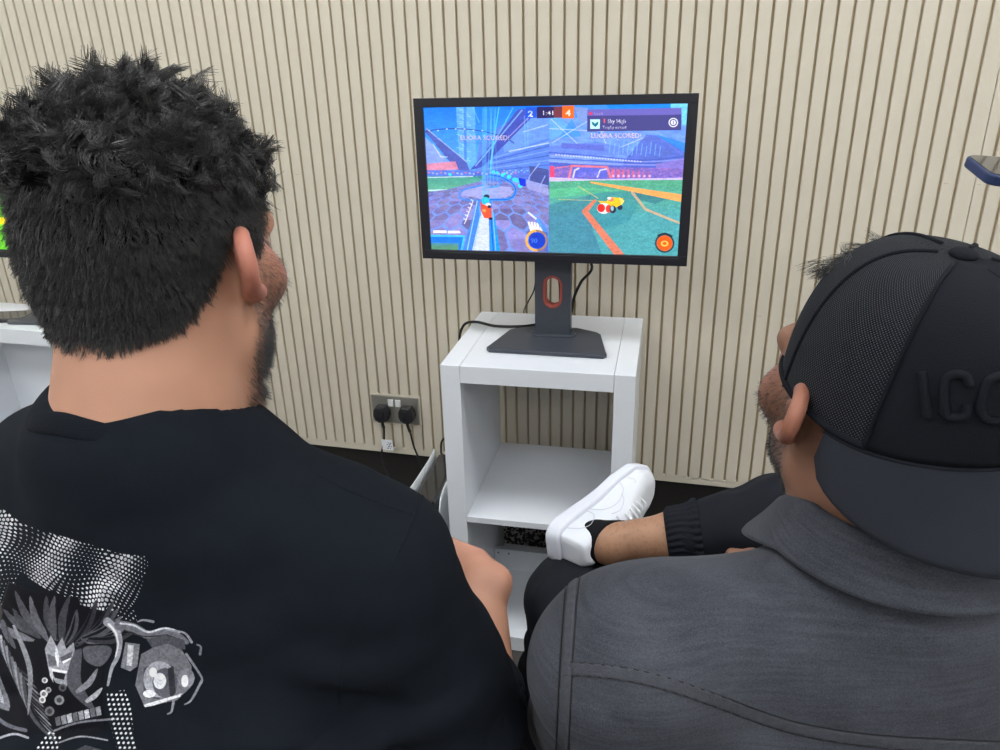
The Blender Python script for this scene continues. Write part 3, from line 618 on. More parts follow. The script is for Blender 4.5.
# ---------------------------------------------------------------- upright games console beside the unit
def console():
    t = empty('games_console', (-.602, -.250, 0), 0.05)
    D, H = .265, .388
    def plate(sx):
        bm = bmesh.new(); nu, nv = 16, 20; rows = []
        for j in range(nv + 1):
            v = j / nv; row = []
            for i in range(nu + 1):
                u = i / nu; flare = .012 * (2 * v - 1) ** 4 + .010 * (2 * u - 1) ** 4 + .006 * (1 - u) * v
                row.append((sx * (.027 + flare * .7), -D / 2 + D * u, .004 + (H - .004) * v + (.006 * (1 - u) if j == nv else 0)))
            rows.append(row)
        A = [[bm.verts.new(p) for p in r] for r in rows]; Bv = [[bm.verts.new((p[0] + sx * .0045, p[1], p[2])) for p in r] for r in rows]
        for j in range(nv):
            for i in range(nu):
                bm.faces.new((A[j][i], A[j][i + 1], A[j + 1][i + 1], A[j + 1][i])); bm.faces.new((Bv[j][i], Bv[j + 1][i], Bv[j + 1][i + 1], Bv[j][i + 1]))
        for j in range(nv):
            bm.faces.new((A[j][0], A[j + 1][0], Bv[j + 1][0], Bv[j][0])); bm.faces.new((A[j][nu], Bv[j][nu], Bv[j + 1][nu], A[j + 1][nu]))
        for i in range(nu):
            bm.faces.new((A[0][i], Bv[0][i], Bv[0][i + 1], A[0][i + 1])); bm.faces.new((A[nv][i], A[nv][i + 1], Bv[nv][i + 1], Bv[nv][i]))
        bmesh.ops.recalc_face_normals(bm, faces=bm.faces); o = obj('side_plate', bm, m_shell, t, True); o['label'] = 'white flared side plate'
    plate(-1); plate(1)
    bm = bmesh.new(); box(bm, -.028, .028, -D / 2 + .012, D / 2 - .008, .012, H - .008, .006); o = obj('core', bm, m_gloss, t); o['label'] = 'glossy black core'
    bm = bmesh.new()
    for k in range(10): box(bm, -.026, .026, D / 2 - .010, D / 2 - .006, .05 + k * .028, .064 + k * .028, .001)
    obj('vent', bm, m_black, t)
    bm = bmesh.new(); bmesh.ops.create_cone(bm, cap_ends=True, segments=32, radius1=.06, radius2=.055, depth=.0115, matrix=Matrix.Translation((0, 0, .0062))); obj('foot', bm, m_black, t)
    tag(t, 'upright white and glossy black games console beside the central white unit', 'games console')
console()

# ---------------------------------------------------------------- things on the left unit and the device at the right edge
def phone(name, W, L, T, loc, R, m_case, m_glass, label, cat, lens=False, port=None):
    t = bpy.data.objects.new(name, None); COL.objects.link(t); t.matrix_world = Matrix.Translation(loc) @ R; t.empty_display_size = .05
    bm = bmesh.new(); prism(bm, rrect(0, 0, W, L, .014, 6), 0, T, .0028, None, 3); obj('case', bm, m_case, t, False)
    bm = bmesh.new(); prism(bm, rrect(0, 0, W - .006, L - .006, .011, 6), T - .0002, T + .0007, .0004); obj('glass', bm, m_glass, t)
    if port:
        bm = bmesh.new(); box(bm, -.006, .006, -L / 2 - .0008, -L / 2 + .0015, T * .35, T * .7, .0006); k = obj('port', bm, m_chrome, t)
    bm = bmesh.new(); box(bm, W / 2 - .001, W / 2 + .001, .01, .03, T * .3, T * .65, .0004); obj('side_button', bm, m_case, t)
    tag(t, label, cat); return t
def Pz(x, y, z): d = ray(x, y); return CAM + (z - CAM[2]) / d[2] * d
a = Pz(0, 317, .776); phone('phone', .078, .165, .010, Vector((a[0], a[1], .7706)), Matrix.Rotation(radians(-72), 4, 'Z'), m_black, m_gloss, 'black phone lying face up on the left white unit', 'phone', port=True)
a = Pz(48, 317, .776)
t = phone('tablet', .085, .15, .009, Vector((a[0] - .01, a[1] - .012, .7706)), Matrix.Rotation(radians(96), 4, 'Z'), mat('slate_plastic', (.055, .058, .066), .5), mat('slate_glass', (.06, .062, .07), .35), 'flat slate grey tablet lying right of the phone, by the man\'s nape', 'tablet')
m_navy = mat('navy_case', (.02, .035, .10), .35)
def edge_phone():
    R = Matrix.Rotation(radians(-78), 4, 'Z') @ Matrix.Rotation(radians(0), 4, 'X')
    c = at(962, 175, .92); loc = Vector(c) + Vector((.085, -.012, -.004))
    t = phone('phone', .078, .165, .013, loc, Matrix.Rotation(radians(11), 4, 'X') @ Matrix.Rotation(radians(7), 4, 'Y') @ Matrix.Rotation(radians(-82), 4, 'Z'), m_navy, m_gloss, 'phone in a navy blue case jutting in at the right edge, above the cap', 'phone')
    s = empty('phone_stand', (loc.x + .10, loc.y + .01, 0)); h = loc.z - .012
    bm = bmesh.new(); bm_tube(bm, [(0, 0, .03), (0, 0, h - .06), (0, 0, h - .03)], [.011, .009, .008], 12); obj('pole', bm, m_black, s, True)
    for k in range(3):
        a = 2 * pi * k / 3 + .4; bm = bmesh.new(); bm_tube(bm, [(0, 0, .20), (.14 * cos(a), .14 * sin(a), .07), (.22 * cos(a), .22 * sin(a), .008)], .008, 8); obj('leg', bm, m_black, s, True)
    bm = bmesh.new(); box(bm, -.055, .03, -.03, .03, h - .032, h - .020, .003); obj('clamp', bm, m_black, s)
    tag(s, 'slim black floor stand holding the navy-cased phone at the right edge', 'stand')
edge_phone()
# ---------------------------------------------------------------- signed-distance modelling of bodies and clothes
def V3(*a): return np.array(a, np.float64)
def sphere(c, r): c = np.array(c, np.float32); return lambda P: np.sqrt(((P - c) ** 2).sum(-1)) - r
def ellip(c, r, R=None):
    c = np.array(c, np.float32); r = np.array(r, np.float32)
    def f(P):
        q = P - c
        if R is not None: q = q @ np.asarray(R, np.float32)
        k0 = np.sqrt(((q / r) ** 2).sum(-1)); k1 = np.sqrt(((q / (r * r)) ** 2).sum(-1)) + 1e-9
        return k0 * (k0 - 1) / k1
    return f
def cone(a, b, ra, rb, flat=None):
    """round cone; flat=(axis vector, factor) squashes distances along an axis"""
    a = np.array(a, np.float32); b = np.array(b, np.float32); ba = b - a; L = float((ba ** 2).sum()) + 1e-12
    if flat is not None: ax = np.array(flat[0], np.float32); ax = ax / np.linalg.norm(ax); fk = flat[1]
    def f(P):
        q = P - a; t = np.clip((q @ ba) / L, 0, 1); d = q - t[..., None] * ba
        if flat is not None:
            k = d @ ax; d = d + (k * (fk - 1))[..., None] * ax
        return np.sqrt((d ** 2).sum(-1)) - (ra + (rb - ra) * t)
    return f
def chain(pts, rs, flat=None):
    return sunion([cone(pts[i], pts[i + 1], rs[i], rs[i + 1], flat) for i in range(len(pts) - 1)], .006)
def smin(a, b, k):
    h = np.clip(.5 + .5 * (b - a) / k, 0, 1); return b * (1 - h) + a * h - k * h * (1 - h)
def smax(a, b, k): return -smin(-a, -b, k)
def sunion(fs, k):
    def f(P):
        d = fs[0](P)
        for g in fs[1:]: d = smin(d, g(P), k)
        return d
    return f
def csub(f, g, k=.004): return lambda P: smax(f(P), -g(P), k)
def cand(f, g, k=.004): return lambda P: smax(f(P), g(P), k)
def half(n, p):   # keeps the side where (P-p).n < 0
    n = np.array(n, np.float32); n = n / np.linalg.norm(n); p = np.array(p, np.float32); return lambda P: (P - p) @ n
def xf(f, Mx):    # place f (local) by matrix Mx (4x4)
    Mi = np.linalg.inv(np.array(Mx, float)).astype(np.float32); s = float(np.cbrt(abs(np.linalg.det(np.array(Mx, float)[:3, :3]))))
    return lambda P: f(P @ Mi[:3, :3].T + Mi[:3, 3]) * s
def n3(P, s, seed=0):
    X = P * s; Xi = np.floor(X).astype(np.int64); Fx = X - Xi; Fx = Fx * Fx * (3 - 2 * Fx); out = 0
    for dx in (0, 1):
        for dy in (0, 1):
            for dz in (0, 1):
                n = ((Xi[..., 0] + dx) * 73856093) ^ ((Xi[..., 1] + dy) * 19349663) ^ ((Xi[..., 2] + dz) * 83492791) ^ (seed * 2654435)
                n = ((n ^ (n >> 13)) * 1274126177) & 0x7fffffff; n = ((n ^ (n >> 11)) * 668265263) & 0x7fffffff
                w = (Fx[..., 0] if dx else 1 - Fx[..., 0]) * (Fx[..., 1] if dy else 1 - Fx[..., 1]) * (Fx[..., 2] if dz else 1 - Fx[..., 2])
                out = out + w * ((n >> 6 & 0xffff) / 65535.)
    return out.astype(np.float32)
def nets(f, lo, hi, h):
    """sparse evaluation + naive surface nets; returns V, F(quads)"""
    lo = np.array(lo, float); n = (np.ceil((np.array(hi) - lo) / h / 8).astype(int) * 8) + 1
    B = 8; nb = (n - 1) // B
    D = np.full(n, 1.0, np.float32)
    cb = np.stack(np.meshgrid(*[np.arange(k) for k in nb], indexing='ij'), -1).reshape(-1, 3)
    cen = (lo + (cb + .5) * B * h).astype(np.float32); dc = f(cen); near = np.abs(dc) < B * h * 0.5 * 1.7321 * 1.6 + .006
    inside = (dc < 0) & ~near
    for b in cb[inside]: D[b[0] * B:b[0] * B + B + 1, b[1] * B:b[1] * B + B + 1, b[2] * B:b[2] * B + B + 1] = -1
    g = np.stack(np.meshgrid(*[np.arange(B + 1)] * 3, indexing='ij'), -1).reshape(-1, 3)
    cbn = cb[near]
    for s in range(0, len(cbn), 800):
        c = cbn[s:s + 800]; P = (lo + (c[:, None] * B + g[None]) * h).astype(np.float32); v = f(P.reshape(-1, 3)).reshape(len(c), B + 1, B + 1, B + 1)
        for b, q in zip(c, v): D[b[0] * B:b[0] * B + B + 1, b[1] * B:b[1] * B + B + 1, b[2] * B:b[2] * B + B + 1] = q
    S = D < 0
    cnt = np.zeros(n - 1, np.int8)
    for dx in (0, 1):
        for dy in (0, 1):
            for dz in (0, 1): cnt += S[dx:n[0] - 1 + dx, dy:n[1] - 1 + dy, dz:n[2] - 1 + dz]
    act = (cnt > 0) & (cnt < 8); idx = np.full(n - 1, -1, np.int64); cells = np.argwhere(act); idx[act] = np.arange(len(cells))
    acc = np.zeros((len(cells), 3)); w = np.zeros(len(cells)); C = cells
    co = [(0, 0, 0), (1, 0, 0), (0, 1, 0), (1, 1, 0), (0, 0, 1), (1, 0, 1), (0, 1, 1), (1, 1, 1)]
    for i in range(8):
        for j in range(i + 1, 8):
            if sum(abs(a - b) for a, b in zip(co[i], co[j])) != 1: continue
            a = D[C[:, 0] + co[i][0], C[:, 1] + co[i][1], C[:, 2] + co[i][2]]; b = D[C[:, 0] + co[j][0], C[:, 1] + co[j][1], C[:, 2] + co[j][2]]
            m = (a < 0) != (b < 0); t = np.where(m, a / np.where(m, a - b, 1), 0); pi_, pj = np.array(co[i]), np.array(co[j])
            acc += (m[:, None]) * (pi_ + t[:, None] * (pj - pi_)); w += m
    V = lo + (C + acc / w[:, None]) * h
    F = []
    for ax in range(3):
        u, v = (ax + 1) % 3, (ax + 2) % 3
        sl0 = [slice(None)] * 3; sl1 = [slice(None)] * 3; sl0[ax] = slice(0, -1); sl1[ax] = slice(1, None)
        A = S[tuple(sl0)]; Bq = S[tuple(sl1)]; ch = A != Bq; e = np.argwhere(ch)
        e = e[(e[:, u] > 0) & (e[:, v] > 0) & (e[:, u] < n[u] - 1) & (e[:, v] < n[v] - 1)]
        def cell(du, dv): q = e.copy(); q[:, u] -= du; q[:, v] -= dv; return idx[q[:, 0], q[:, 1], q[:, 2]]
        q = np.stack([cell(0, 0), cell(1, 0), cell(1, 1), cell(0, 1)], -1); flip = ~A[e[:, 0], e[:, 1], e[:, 2]]
        q[flip] = q[flip][:, ::-1]; F.append(q)
    F = np.concatenate(F); F = F[(F >= 0).all(1)]
    V = V.astype(np.float32)
    e = h * .4
    for _ in range(2):
        d = f(V); G = np.stack([f(V + np.eye(3, dtype=np.float32)[k] * e) - f(V - np.eye(3, dtype=np.float32)[k] * e) for k in range(3)], -1) / (2 * e)
        g2 = (G ** 2).sum(-1) + .05; st = np.clip(d / g2, -h * .7, h * .7)
        V = V - st[:, None] * G
    return V, F
def bvh_of(V, F): return BVHTree.FromPolygons([tuple(map(float, v)) for v in V], [tuple(map(int, f)) for f in F])
def hit(bvh, px, py, off=0.0):
    d = Vector(ray(px, py)).normalized(); r = bvh.ray_cast(Vector(CAM), d)
    if r[0] is None: return None
    n = r[1] if r[1].dot(d) < 0 else -r[1]
    return np.array(r[0] + n * off)
def mat4(loc, yaw=0, pitch=0, roll=0):
    """local axes: x right, y forward, z up; pitch>0 looks down, yaw>0 turns left"""
    m = np.eye(4); m[:3, :3] = np.array(Matrix.Rotation(yaw, 3, 'Z') @ Matrix.Rotation(-pitch, 3, 'X') @ Matrix.Rotation(roll, 3, 'Y')); m[:3, 3] = loc; return m
def apply(Mx, p): return (np.asarray(Mx)[:3, :3] @ np.array(p, float)) + np.asarray(Mx)[:3, 3]

def head_sdf(beard=False, wide=1.0):
    w = wide
    cr = ellip((0, -.0115, .034), (.0750 * w, .0945, .088)); face = ellip((0, .034, -.03), (.062 * w, .062, .085))
    f = sunion([cr, face, ellip((0, -.050, .0), (.055 * w, .05, .06))], .03)
    jaw = sunion([cone((-.050 * w, .005, -.060), (-.014, .078, -.100), .020, .0165), cone((.050 * w, .005, -.060), (.014, .078, -.100), .020, .0165), sphere((0, .083, -.098), .019),
                  ellip((0, .03, -.075), (.048 * w, .055, .032))], .018)
    cheeks = sunion([sphere((s * .044 * w, .058, -.022), .027) for s in (-1, 1)], .01)
    brow = sunion([cone((-.040 * w, .078, .026), (0, .094, .022), .012, .012), cone((.040 * w, .078, .026), (0, .094, .022), .012, .012)], .012)
    mouth = ellip((0, .086, -.055), (.030, .020, .024))
    f = sunion([f, jaw, cheeks, brow, mouth], .014)
    eye = sunion([ellip((s * .031 * w, .102, .004), (.017, .018, .011)) for s in (-1, 1)], .004); f0 = f
    f = lambda P, f0=f0: smax(f0(P), -eye(P), .010)
    ball = sunion([sphere((s * .031 * w, .078, .003), .0135) for s in (-1, 1)], .001)
    nose = sunion([cone((0, .096, .016), (0, .120, -.022), .0075, .0105), sphere((-.011, .106, -.026), .0085), sphere((.011, .106, -.026), .0085)], .008)
    lips = sunion([ellip((0, .104, -.0505), (.023, .008, .0055)), ellip((0, .103, -.0605), (.020, .009, .0065))], .003)
    slit = cone((-.022, .109, -.0555), (.022, .109, -.0555), .0015, .0015); nost = sunion([sphere((s * .006, .112, -.0335), .003) for s in (-1, 1)], .001)
    f1 = f; f = sunion([f1, nose], .010); f2 = f
    g = lambda P: smax(smax(smin(smin(f2(P), lips(P), .004), ball(P), .002), -slit(P), .003), -nost(P), .003)
    ears = []
    for s in (-1, 1):
        # rim of the ear as a C, bowl, lobe; the whole leans out and back
        def E(u, v, o=0.0): return (s * (.0735 * w + o + (.46 * -(u - .012)) * 1.0), -.004 + u * 1.0 - .32 * v, .003 + v * .92)
        rim = [E(.014, .004, .002), E(.012, .020, .005), E(.0, .027, .010), E(-.016, .023, .015), E(-.023, .006, .016), E(-.018, -.011, .012), E(-.006, -.022, .007), E(.006, -.027, .004)]
        rim = catmull(rim, 4); er = chain(list(rim), list(np.interp(np.linspace(0, 1, len(rim)), [0, .2, .5, .8, 1], [.0030, .0040, .0042, .0040, .0062])))
        inner = catmull([E(.006, .018, .004), E(-.006, .016, .006), E(-.011, .002, .007), E(-.004, -.012, .005)], 3); ei = chain(list(inner), [.0028] * len(inner))
        n = np.cross(np.array(E(-.02, 0, .012)) - np.array(E(.015, 0, .0)), (0, 0, 1.)); n /= np.linalg.norm(n)
        c = np.array(E(-.003, .002, .0035)); t1 = np.array(E(-.02, 0, .0)) - np.array(E(.01, 0, .0)); t1 /= np.linalg.norm(t1); R = np.stack([t1, np.cross(n, t1), n], 1)
        plate = ellip(c, (.019, .026, .0034), R)
        root = cone(E(.004, .012, -.008), E(.004, -.018, -.008), .008, .007); tragus = sphere(E(.017, -.004, .003), .0045)
        bowl = ellip(np.array(E(.000, -.003, .0085)), (.0115, .0145, .0065), R)
        ear = sunion([er, ei, plate, root, tragus], .005)
        ears.append(lambda P, ear=ear, bowl=bowl: smax(ear(P), -bowl(P), .003))
    ea = sunion(ears, .004)
    return lambda P: smin(g(P), ea(P), .006)
def hand_sdf(side, curl=.9, grip=None):
    """local: wrist at origin, fingers along +y, palm facing -z, thumb towards -x*side"""
    s = side
    palm = sunion([cone((s * .018, .02, 0), (s * .026, .082, 0), .017, .013, ((0, 0, 1), 1.25)), cone((-s * .014, .02, 0), (-s * .024, .082, 0), .017, .013, ((0, 0, 1), 1.25)), cone((0, -.02, 0), (0, .07, 0), .023, .017, ((0, 0, 1), 1.15))], .014)
    parts = [palm]
    for i, (x, L) in enumerate(((-.027, .040), (-.009, .045), (.010, .042), (.027, .033))):
        p = np.array([s * x, .086 - .004 * abs(i - 1), 0.002]); pts = [p]; a = .35 * curl; rs = [.0098, .0092, .0084, .0074]
        for j, l in enumerate((L, L * .62, L * .5)):
            p = p + l * np.array([s * x * .25 * .3, cos(a), -sin(a)]); pts.append(p); a += .85 * curl
        parts.append(chain(pts, rs))
    t = chain([(-s * .020, .015, -.006), (-s * .040, .042, -.018), (-s * .046, .072, -.030), (-s * .038, .094, -.040)], [.014, .012, .0102, .0085])
    return sunion([sunion(parts, .007), t], .012)
QH = globals().get('QH', 1.0)
def bounded(f, c, r, m=.05):
    c = np.array(c, np.float32)
    def g(P):
        d = np.sqrt(((P - c) ** 2).sum(-1)) - r; out = d + m * .5; k = d < m
        if k.any(): out[k] = f(P[k])
        return out
    return g
def merged(name, parts, m, parent):
    Vs, Fs, n = [], [], 0
    for V, F in parts: Vs.append(V); Fs.append(F + n); n += len(V)
    return mesh_np(name, np.concatenate(Vs), np.concatenate(Fs), m, parent)
def smooth01(x, a, b): t = np.clip((x - a) / (b - a), 0, 1); return t * t * (3 - 2 * t)
def inv_pts(Mx, P): Mi = np.linalg.inv(np.asarray(Mx)); return P @ Mi[:3, :3].T + Mi[:3, 3]

# skin colouring by place on the head
def paint_skin(Q, base, red, dark, scalp, hairline):
    """Q = points in head space"""
    C = np.tile(np.array(base, float), (len(Q), 1)); x, y, z = Q.T; n = n3(Q.astype(np.float32), 60, 3)[:, None]; n2 = n3(Q.astype(np.float32), 900, 4)[:, None]
    C *= 1 + (n - .5) * .16
    ear = smooth01(np.abs(x), .079, .086) * smooth01(-np.abs(y + .005), -.045, -.03) * (np.abs(z) < .05)
    cheek = smooth01(-np.hypot(np.abs(x) - .048, np.hypot(y - .066, z + .015)), -.045, -.015)
    k = np.clip(ear * .75 + cheek * .45, 0, 1)[:, None]; C = C * (1 - k) + np.array(red) * k
    lip = (smooth01(-np.hypot(x / .024, np.hypot((y - .106) / .014, (z + .0555) / .011)), -1.15, -.85))[:, None]; C = C * (1 - lip * .7) + np.array(red) * np.array([.85, .6, .6]) * lip * .7
    jawz = smooth01(-z, .018, .045) * smooth01(y, .0, .022) * (1 - smooth01(-z, .125, .14)); side = smooth01(np.abs(x), .035, .055) * smooth01(y, .004, .018) * (1 - smooth01(y, .055, .075)) * smooth01(-z, -.03, .01)
    chin = smooth01(y, .06, .08) * smooth01(-z, .030, .042) * (1 - lip[:, 0]); moust = smooth01(-np.hypot(x / .03, np.hypot((y - .108) / .02, (z + .040) / .007)), -1.2, -.8)
    b = np.clip(np.maximum.reduce([jawz * smooth01(-z, .03, .07), side * smooth01(-z, -.02, .03), chin, moust]), 0, 1) * (1 - ear) * (.55 + .9 * (n2[:, 0] - .3))
    b = np.clip(b, 0, 1)[:, None] * .6; C = C * (1 - b) + np.array(dark) * b
    brow = smooth01(-np.hypot((np.abs(x) - .030) / .020, np.hypot((y - .098) / .02, (z - .0245 - .004 * (1 - np.abs(np.abs(x) - .03) / .02)) / .0042)), -1.3, -.8)[:, None]; C = C * (1 - brow * .9) + np.array(dark) * brow * .9
    h = hairline(Q)[:, None]; C = C * (1 - h) + np.array(scalp) * h
    return np.clip(C, 0, 1)

def strands(roots, nrm, length, dirf, seg, w0, curl, cfreq, clump, seed, nclump=500, droop=0.0, rough=.25, spread=.0016):
    """returns V,F for thin three-sided hairs"""
    r = np.random.default_rng(seed); N = len(roots)
    d = nrm + dirf; d += r.normal(0, rough, (N, 3)); d /= np.linalg.norm(d, axis=1)[:, None]
    cl = roots[r.choice(N, nclump, replace=N < nclump)]; ci = np.zeros(N, int)
    for s in range(0, N, 4000):
        ci[s:s + 4000] = np.argmin(((roots[s:s + 4000, None] - cl[None]) ** 2).sum(-1), 1)
    cd = np.zeros((nclump, 3)); cr = np.zeros((nclump, 3)); cn = np.zeros(nclump)
    np.add.at(cd, ci, d); np.add.at(cr, ci, roots); np.add.at(cn, ci, 1); cn = np.maximum(cn, 1); cd /= cn[:, None]; cr /= cn[:, None]; cd /= np.linalg.norm(cd, axis=1)[:, None] + 1e-9
    cph = r.uniform(0, 6.28, nclump); cf = cfreq * r.uniform(.6, 1.4, nclump); cdir = r.normal(0, .35, (nclump, 3)); ca = curl * r.uniform(.5, 1.5, nclump)
    a1 = np.cross(cd, r.normal(0, 1, (nclump, 3))); a1 /= np.linalg.norm(a1, axis=1)[:, None] + 1e-9; a2 = np.cross(cd, a1)
    P = np.zeros((N, seg + 1, 3))
    L = length * r.uniform(.7, 1.15, N); off = r.normal(0, spread, (N, 3)); ph = cph[ci] + r.normal(0, .5, N)
    near = np.exp(-(((roots - cr[ci]) ** 2).sum(1) / .010 ** 2))[:, None]
    for i in range(seg + 1):
        t = i / seg; own = roots + d * (L * t)[:, None]; c = cr[ci] + (cd + cdir * t)[ci] * (L * t)[:, None] + off * (1 - .3 * t)
        k = clump * t ** .6 * near; q = own * (1 - k) + c * k
        ang = ph + cf[ci] * t * 6.28; amp = (ca[ci] * min(1, t * 1.8))[:, None] * np.minimum(1, L / .02)[:, None]
        q = q + amp * (np.cos(ang)[:, None] * a1[ci] + np.sin(ang)[:, None] * a2[ci]) - amp * (np.cos(ph)[:, None] * a1[ci] + np.sin(ph)[:, None] * a2[ci]) * (1 - t)
        q[:, 2] -= droop * L * t * t; P[:, i] = q
    T = np.gradient(P, axis=1); T /= np.linalg.norm(T, axis=2)[..., None] + 1e-9
    u = np.cross(T, np.array([.3, .2, .93])); u /= np.linalg.norm(u, axis=2)[..., None] + 1e-9; v = np.cross(T, u)
    w = w0 * np.linspace(1, .35, seg + 1)[None, :, None]; V = np.stack([P + w * (cos(a) * u + sin(a) * v) for a in (0, 2.094, 4.189)], 2)   # N,seg+1,3,3
    base = (np.arange(N) * (seg + 1) * 3)[:, None, None] + (np.arange(seg) * 3)[None, :, None]; k = np.arange(3)[None, None]; k2 = (k + 1) % 3
    F = np.stack([base + k, base + k2, base + 3 + k2, base + 3 + k], -1).reshape(-1, 4)
    return V.reshape(-1, 3), F
def sample_surface(V, F, n, keep, seed):
    r = np.random.default_rng(seed); A = V[F[:, 0]]; B = V[F[:, 1]]; C = V[F[:, 2]]; D = V[F[:, 3]]
    nr = np.cross(C - A, D - B); ar = np.linalg.norm(nr, axis=1); cen = (A + B + C + D) / 4; w = ar * keep(cen); w /= w.sum()
    i = r.choice(len(F), n, p=w); u, v = r.random((2, n, 1)); p = (A[i] * (1 - u) + B[i] * u) * (1 - v) + (D[i] * (1 - u) + C[i] * u) * v
    nn = nr[i] / (ar[i][:, None] + 1e-12); return p, nn
def orient_out(V, F):
    """make sure quads face outward (positive volume)"""
    A, B, C = V[F[:, 0]], V[F[:, 1]], V[F[:, 2]]; vol = (A * np.cross(B, C)).sum(); return F if vol > 0 else F[:, ::-1]

def hair_mat(name, c, rough=.42):
    m = bpy.data.materials.new(name); m.use_nodes = True; b = m.node_tree.nodes['Principled BSDF']; b.inputs['Base Color'].default_value = (*c, 1)
    b.inputs['Roughness'].default_value = rough; b.inputs['Specular IOR Level'].default_value = .55; b.inputs['Sheen Weight'].default_value = .15; return m
def eyes(HM, s, parent, w=1.0):
    for k in (-1, 1):
        bm = bmesh.new(); bmesh.ops.create_uvsphere(bm, u_segments=24, v_segments=16, radius=.0125 * s)
        e = obj('eyeball', bm, mat('eye_white', (.72, .68, .64), .2), parent, True); c = apply(HM, (k * .031 * w, .0797, .0035)); e.matrix_local = Matrix([list(r) for r in np.asarray(HM)[:3, :3] / s] and [[*(np.asarray(HM)[i, :3] / s), c[i]] for i in range(3)] + [[0, 0, 0, 1]])
        bm = bmesh.new(); bmesh.ops.create_uvsphere(bm, u_segments=20, v_segments=12, radius=.0062 * s); bmesh.ops.scale(bm, vec=(1, .35, 1), verts=bm.verts); bmesh.ops.translate(bm, vec=(0, .0112 * s, -.0005), verts=bm.verts)
        obj('iris', bm, mat('iris_brown', (.035, .018, .01), .1), e, True)

def ribbon_on(bvh, pts, w, h, name, m, parent, n=10, pucker=0.0, closed=False):
    """a raised band lying on a cloth surface along image-traced points"""
    path = catmull([list(p) + [0] for p in pts], n)[:, :2]; P = [hit(bvh, *p) for p in path]; P = np.array([p for p in P if p is not None])
    if len(P) < 4: return None
    Nn = []
    for p in P:
        loc, nr, _, _ = bvh.find_nearest(Vector(p)); nr = np.array(nr); v = CAM - p; Nn.append(nr if nr.dot(v) > 0 else -nr)
    Nn = np.array(Nn); T = np.gradient(P, axis=0); T /= np.linalg.norm(T, axis=1)[:, None] + 1e-9; X = np.cross(T, Nn); X /= np.linalg.norm(X, axis=1)[:, None]
    prof = [(-.5, -.0008), (-.46, .75 * h), (-.25, h), (0, h * .9), (.25, h), (.46, .75 * h), (.5, -.0008)]; V = []; r = np.random.default_rng(3)
    ph = np.cumsum(r.uniform(.6, 1.4, len(P)))
    for i in range(len(P)):
        for (u, v) in prof:
            pk = pucker * sin(ph[i] * 1.9 + u * 2) * (1 - abs(u) * .6) if v > 0 else 0
            V.append(P[i] + X[i] * u * w + Nn[i] * (v + pk))
    k = len(prof); F = []
    for i in range(len(P) - 1):
        for j in range(k - 1): F.append((i * k + j, i * k + j + 1, (i + 1) * k + j + 1, (i + 1) * k + j))
    return mesh_np(name, V, F, m, parent)
def line_on(bvh, pts, rad, name, m, parent, n=8, off=.0004, dash=None):
    path = catmull([list(p) + [0] for p in pts], n)[:, :2]; P = [hit(bvh, p[0], p[1], off) for p in path]; P = [p for p in P if p is not None]
    if len(P) < 3: return None
    bm = bmesh.new(); bm_tube(bm, np.array(P), rad, 6); return obj(name, bm, m, parent, True)
# ================================================================ the curly-haired man on the left
HL = at(165, 262, .62); YL = radians(-4)
HML = mat4(HL, radians(-5), radians(4)); BML = mat4(HL, YL)
man = empty('person', (HL[0], HL[1], 0)); ORG_L = Vector((HL[0], HL[1], 0))
def toman(o, org):
    """geometry is made in world space; shift it so that it hangs from the person's base point"""
    o.location = o.location - org if o.type == 'MESH' and o.parent and o.parent.type == 'EMPTY' else o.location
    return o
hs = head_sdf(wide=1.02)
neckL = sunion([cone((.005, -.020, -.03), (.008, -.048, -.14), .063, .072), cone((.006, -.05, -.02), (.006, -.075, -.12), .044, .052), cone((-.05, .01, -.05), (-.03, .03, -.15), .022, .025), cone((.05, .01, -.05), (.03, .03, -.15), .022, .025)], .02)
trap = sunion([cone((s * .02, -.068, -.158), (s * .13, -.040, -.232), .040, .038) for s in (-1, 1)], .03)
headneck = lambda P: smin(bounded(hs, (0, 0, 0), .16)(P), smin(neckL(P), trap(P), .03), .022)
wr_R = V3(.200, .190, -.424); el_R = V3(.250, .025, -.500); sh_R = V3(.180, -.02, -.262)
wr_L = V3(.0, .215, -.50); el_L = V3(-.235, .045, -.49); sh_L = V3(-.190, -.02, -.250)
def hand_frame(w, e, roll, side, bend=(0, 0, 0)):
    f = (w - e) / np.linalg.norm(w - e); f = f + np.array(bend); f /= np.linalg.norm(f)
    up = np.array([0, 0, 1.]); r = np.cross(f, up); r /= np.linalg.norm(r); u = np.cross(r, f)
    c, s = cos(roll), sin(roll); r2 = r * c + u * s; u2 = -r * s + u * c
    m = np.eye(4); m[:3, 0] = r2; m[:3, 1] = f; m[:3, 2] = u2; m[:3, 3] = w; return m
def armf(sh, el, wr, side, roll, r0=.050, r1=.044, r2=.038, r3=.0265, bend=(0, 0, -.25), curl=.95):
    mid = el + (wr - el) * .3
    fl = np.cross(wr - el, (0, 0, 1)); 
    up = sunion([cone(sh, el, r0, r1 * .93), cone(el, mid, r1 * .93, r1), cone(mid, wr, r1, r3, None)], .012)
    hnd = xf(hand_sdf(side, curl), hand_frame(wr, el, roll, side, bend))
    return lambda P: smin(up(P), bounded(hnd, wr + (wr - el) / np.linalg.norm(wr - el) * .07, .14)(P), .012)
torsoL = sunion([ellip((0, -.02, -.34), (.180, .120, .20)), ellip((0, -.055, -.28), (.165, .075, .14)), ellip((0, .02, -.55), (.160, .130, .17)), ellip((0, -.02, -.70), (.170, .125, .11)),
                 sphere((.172, -.02, -.262), .050), sphere((-.182, -.02, -.250), .052)], .05)
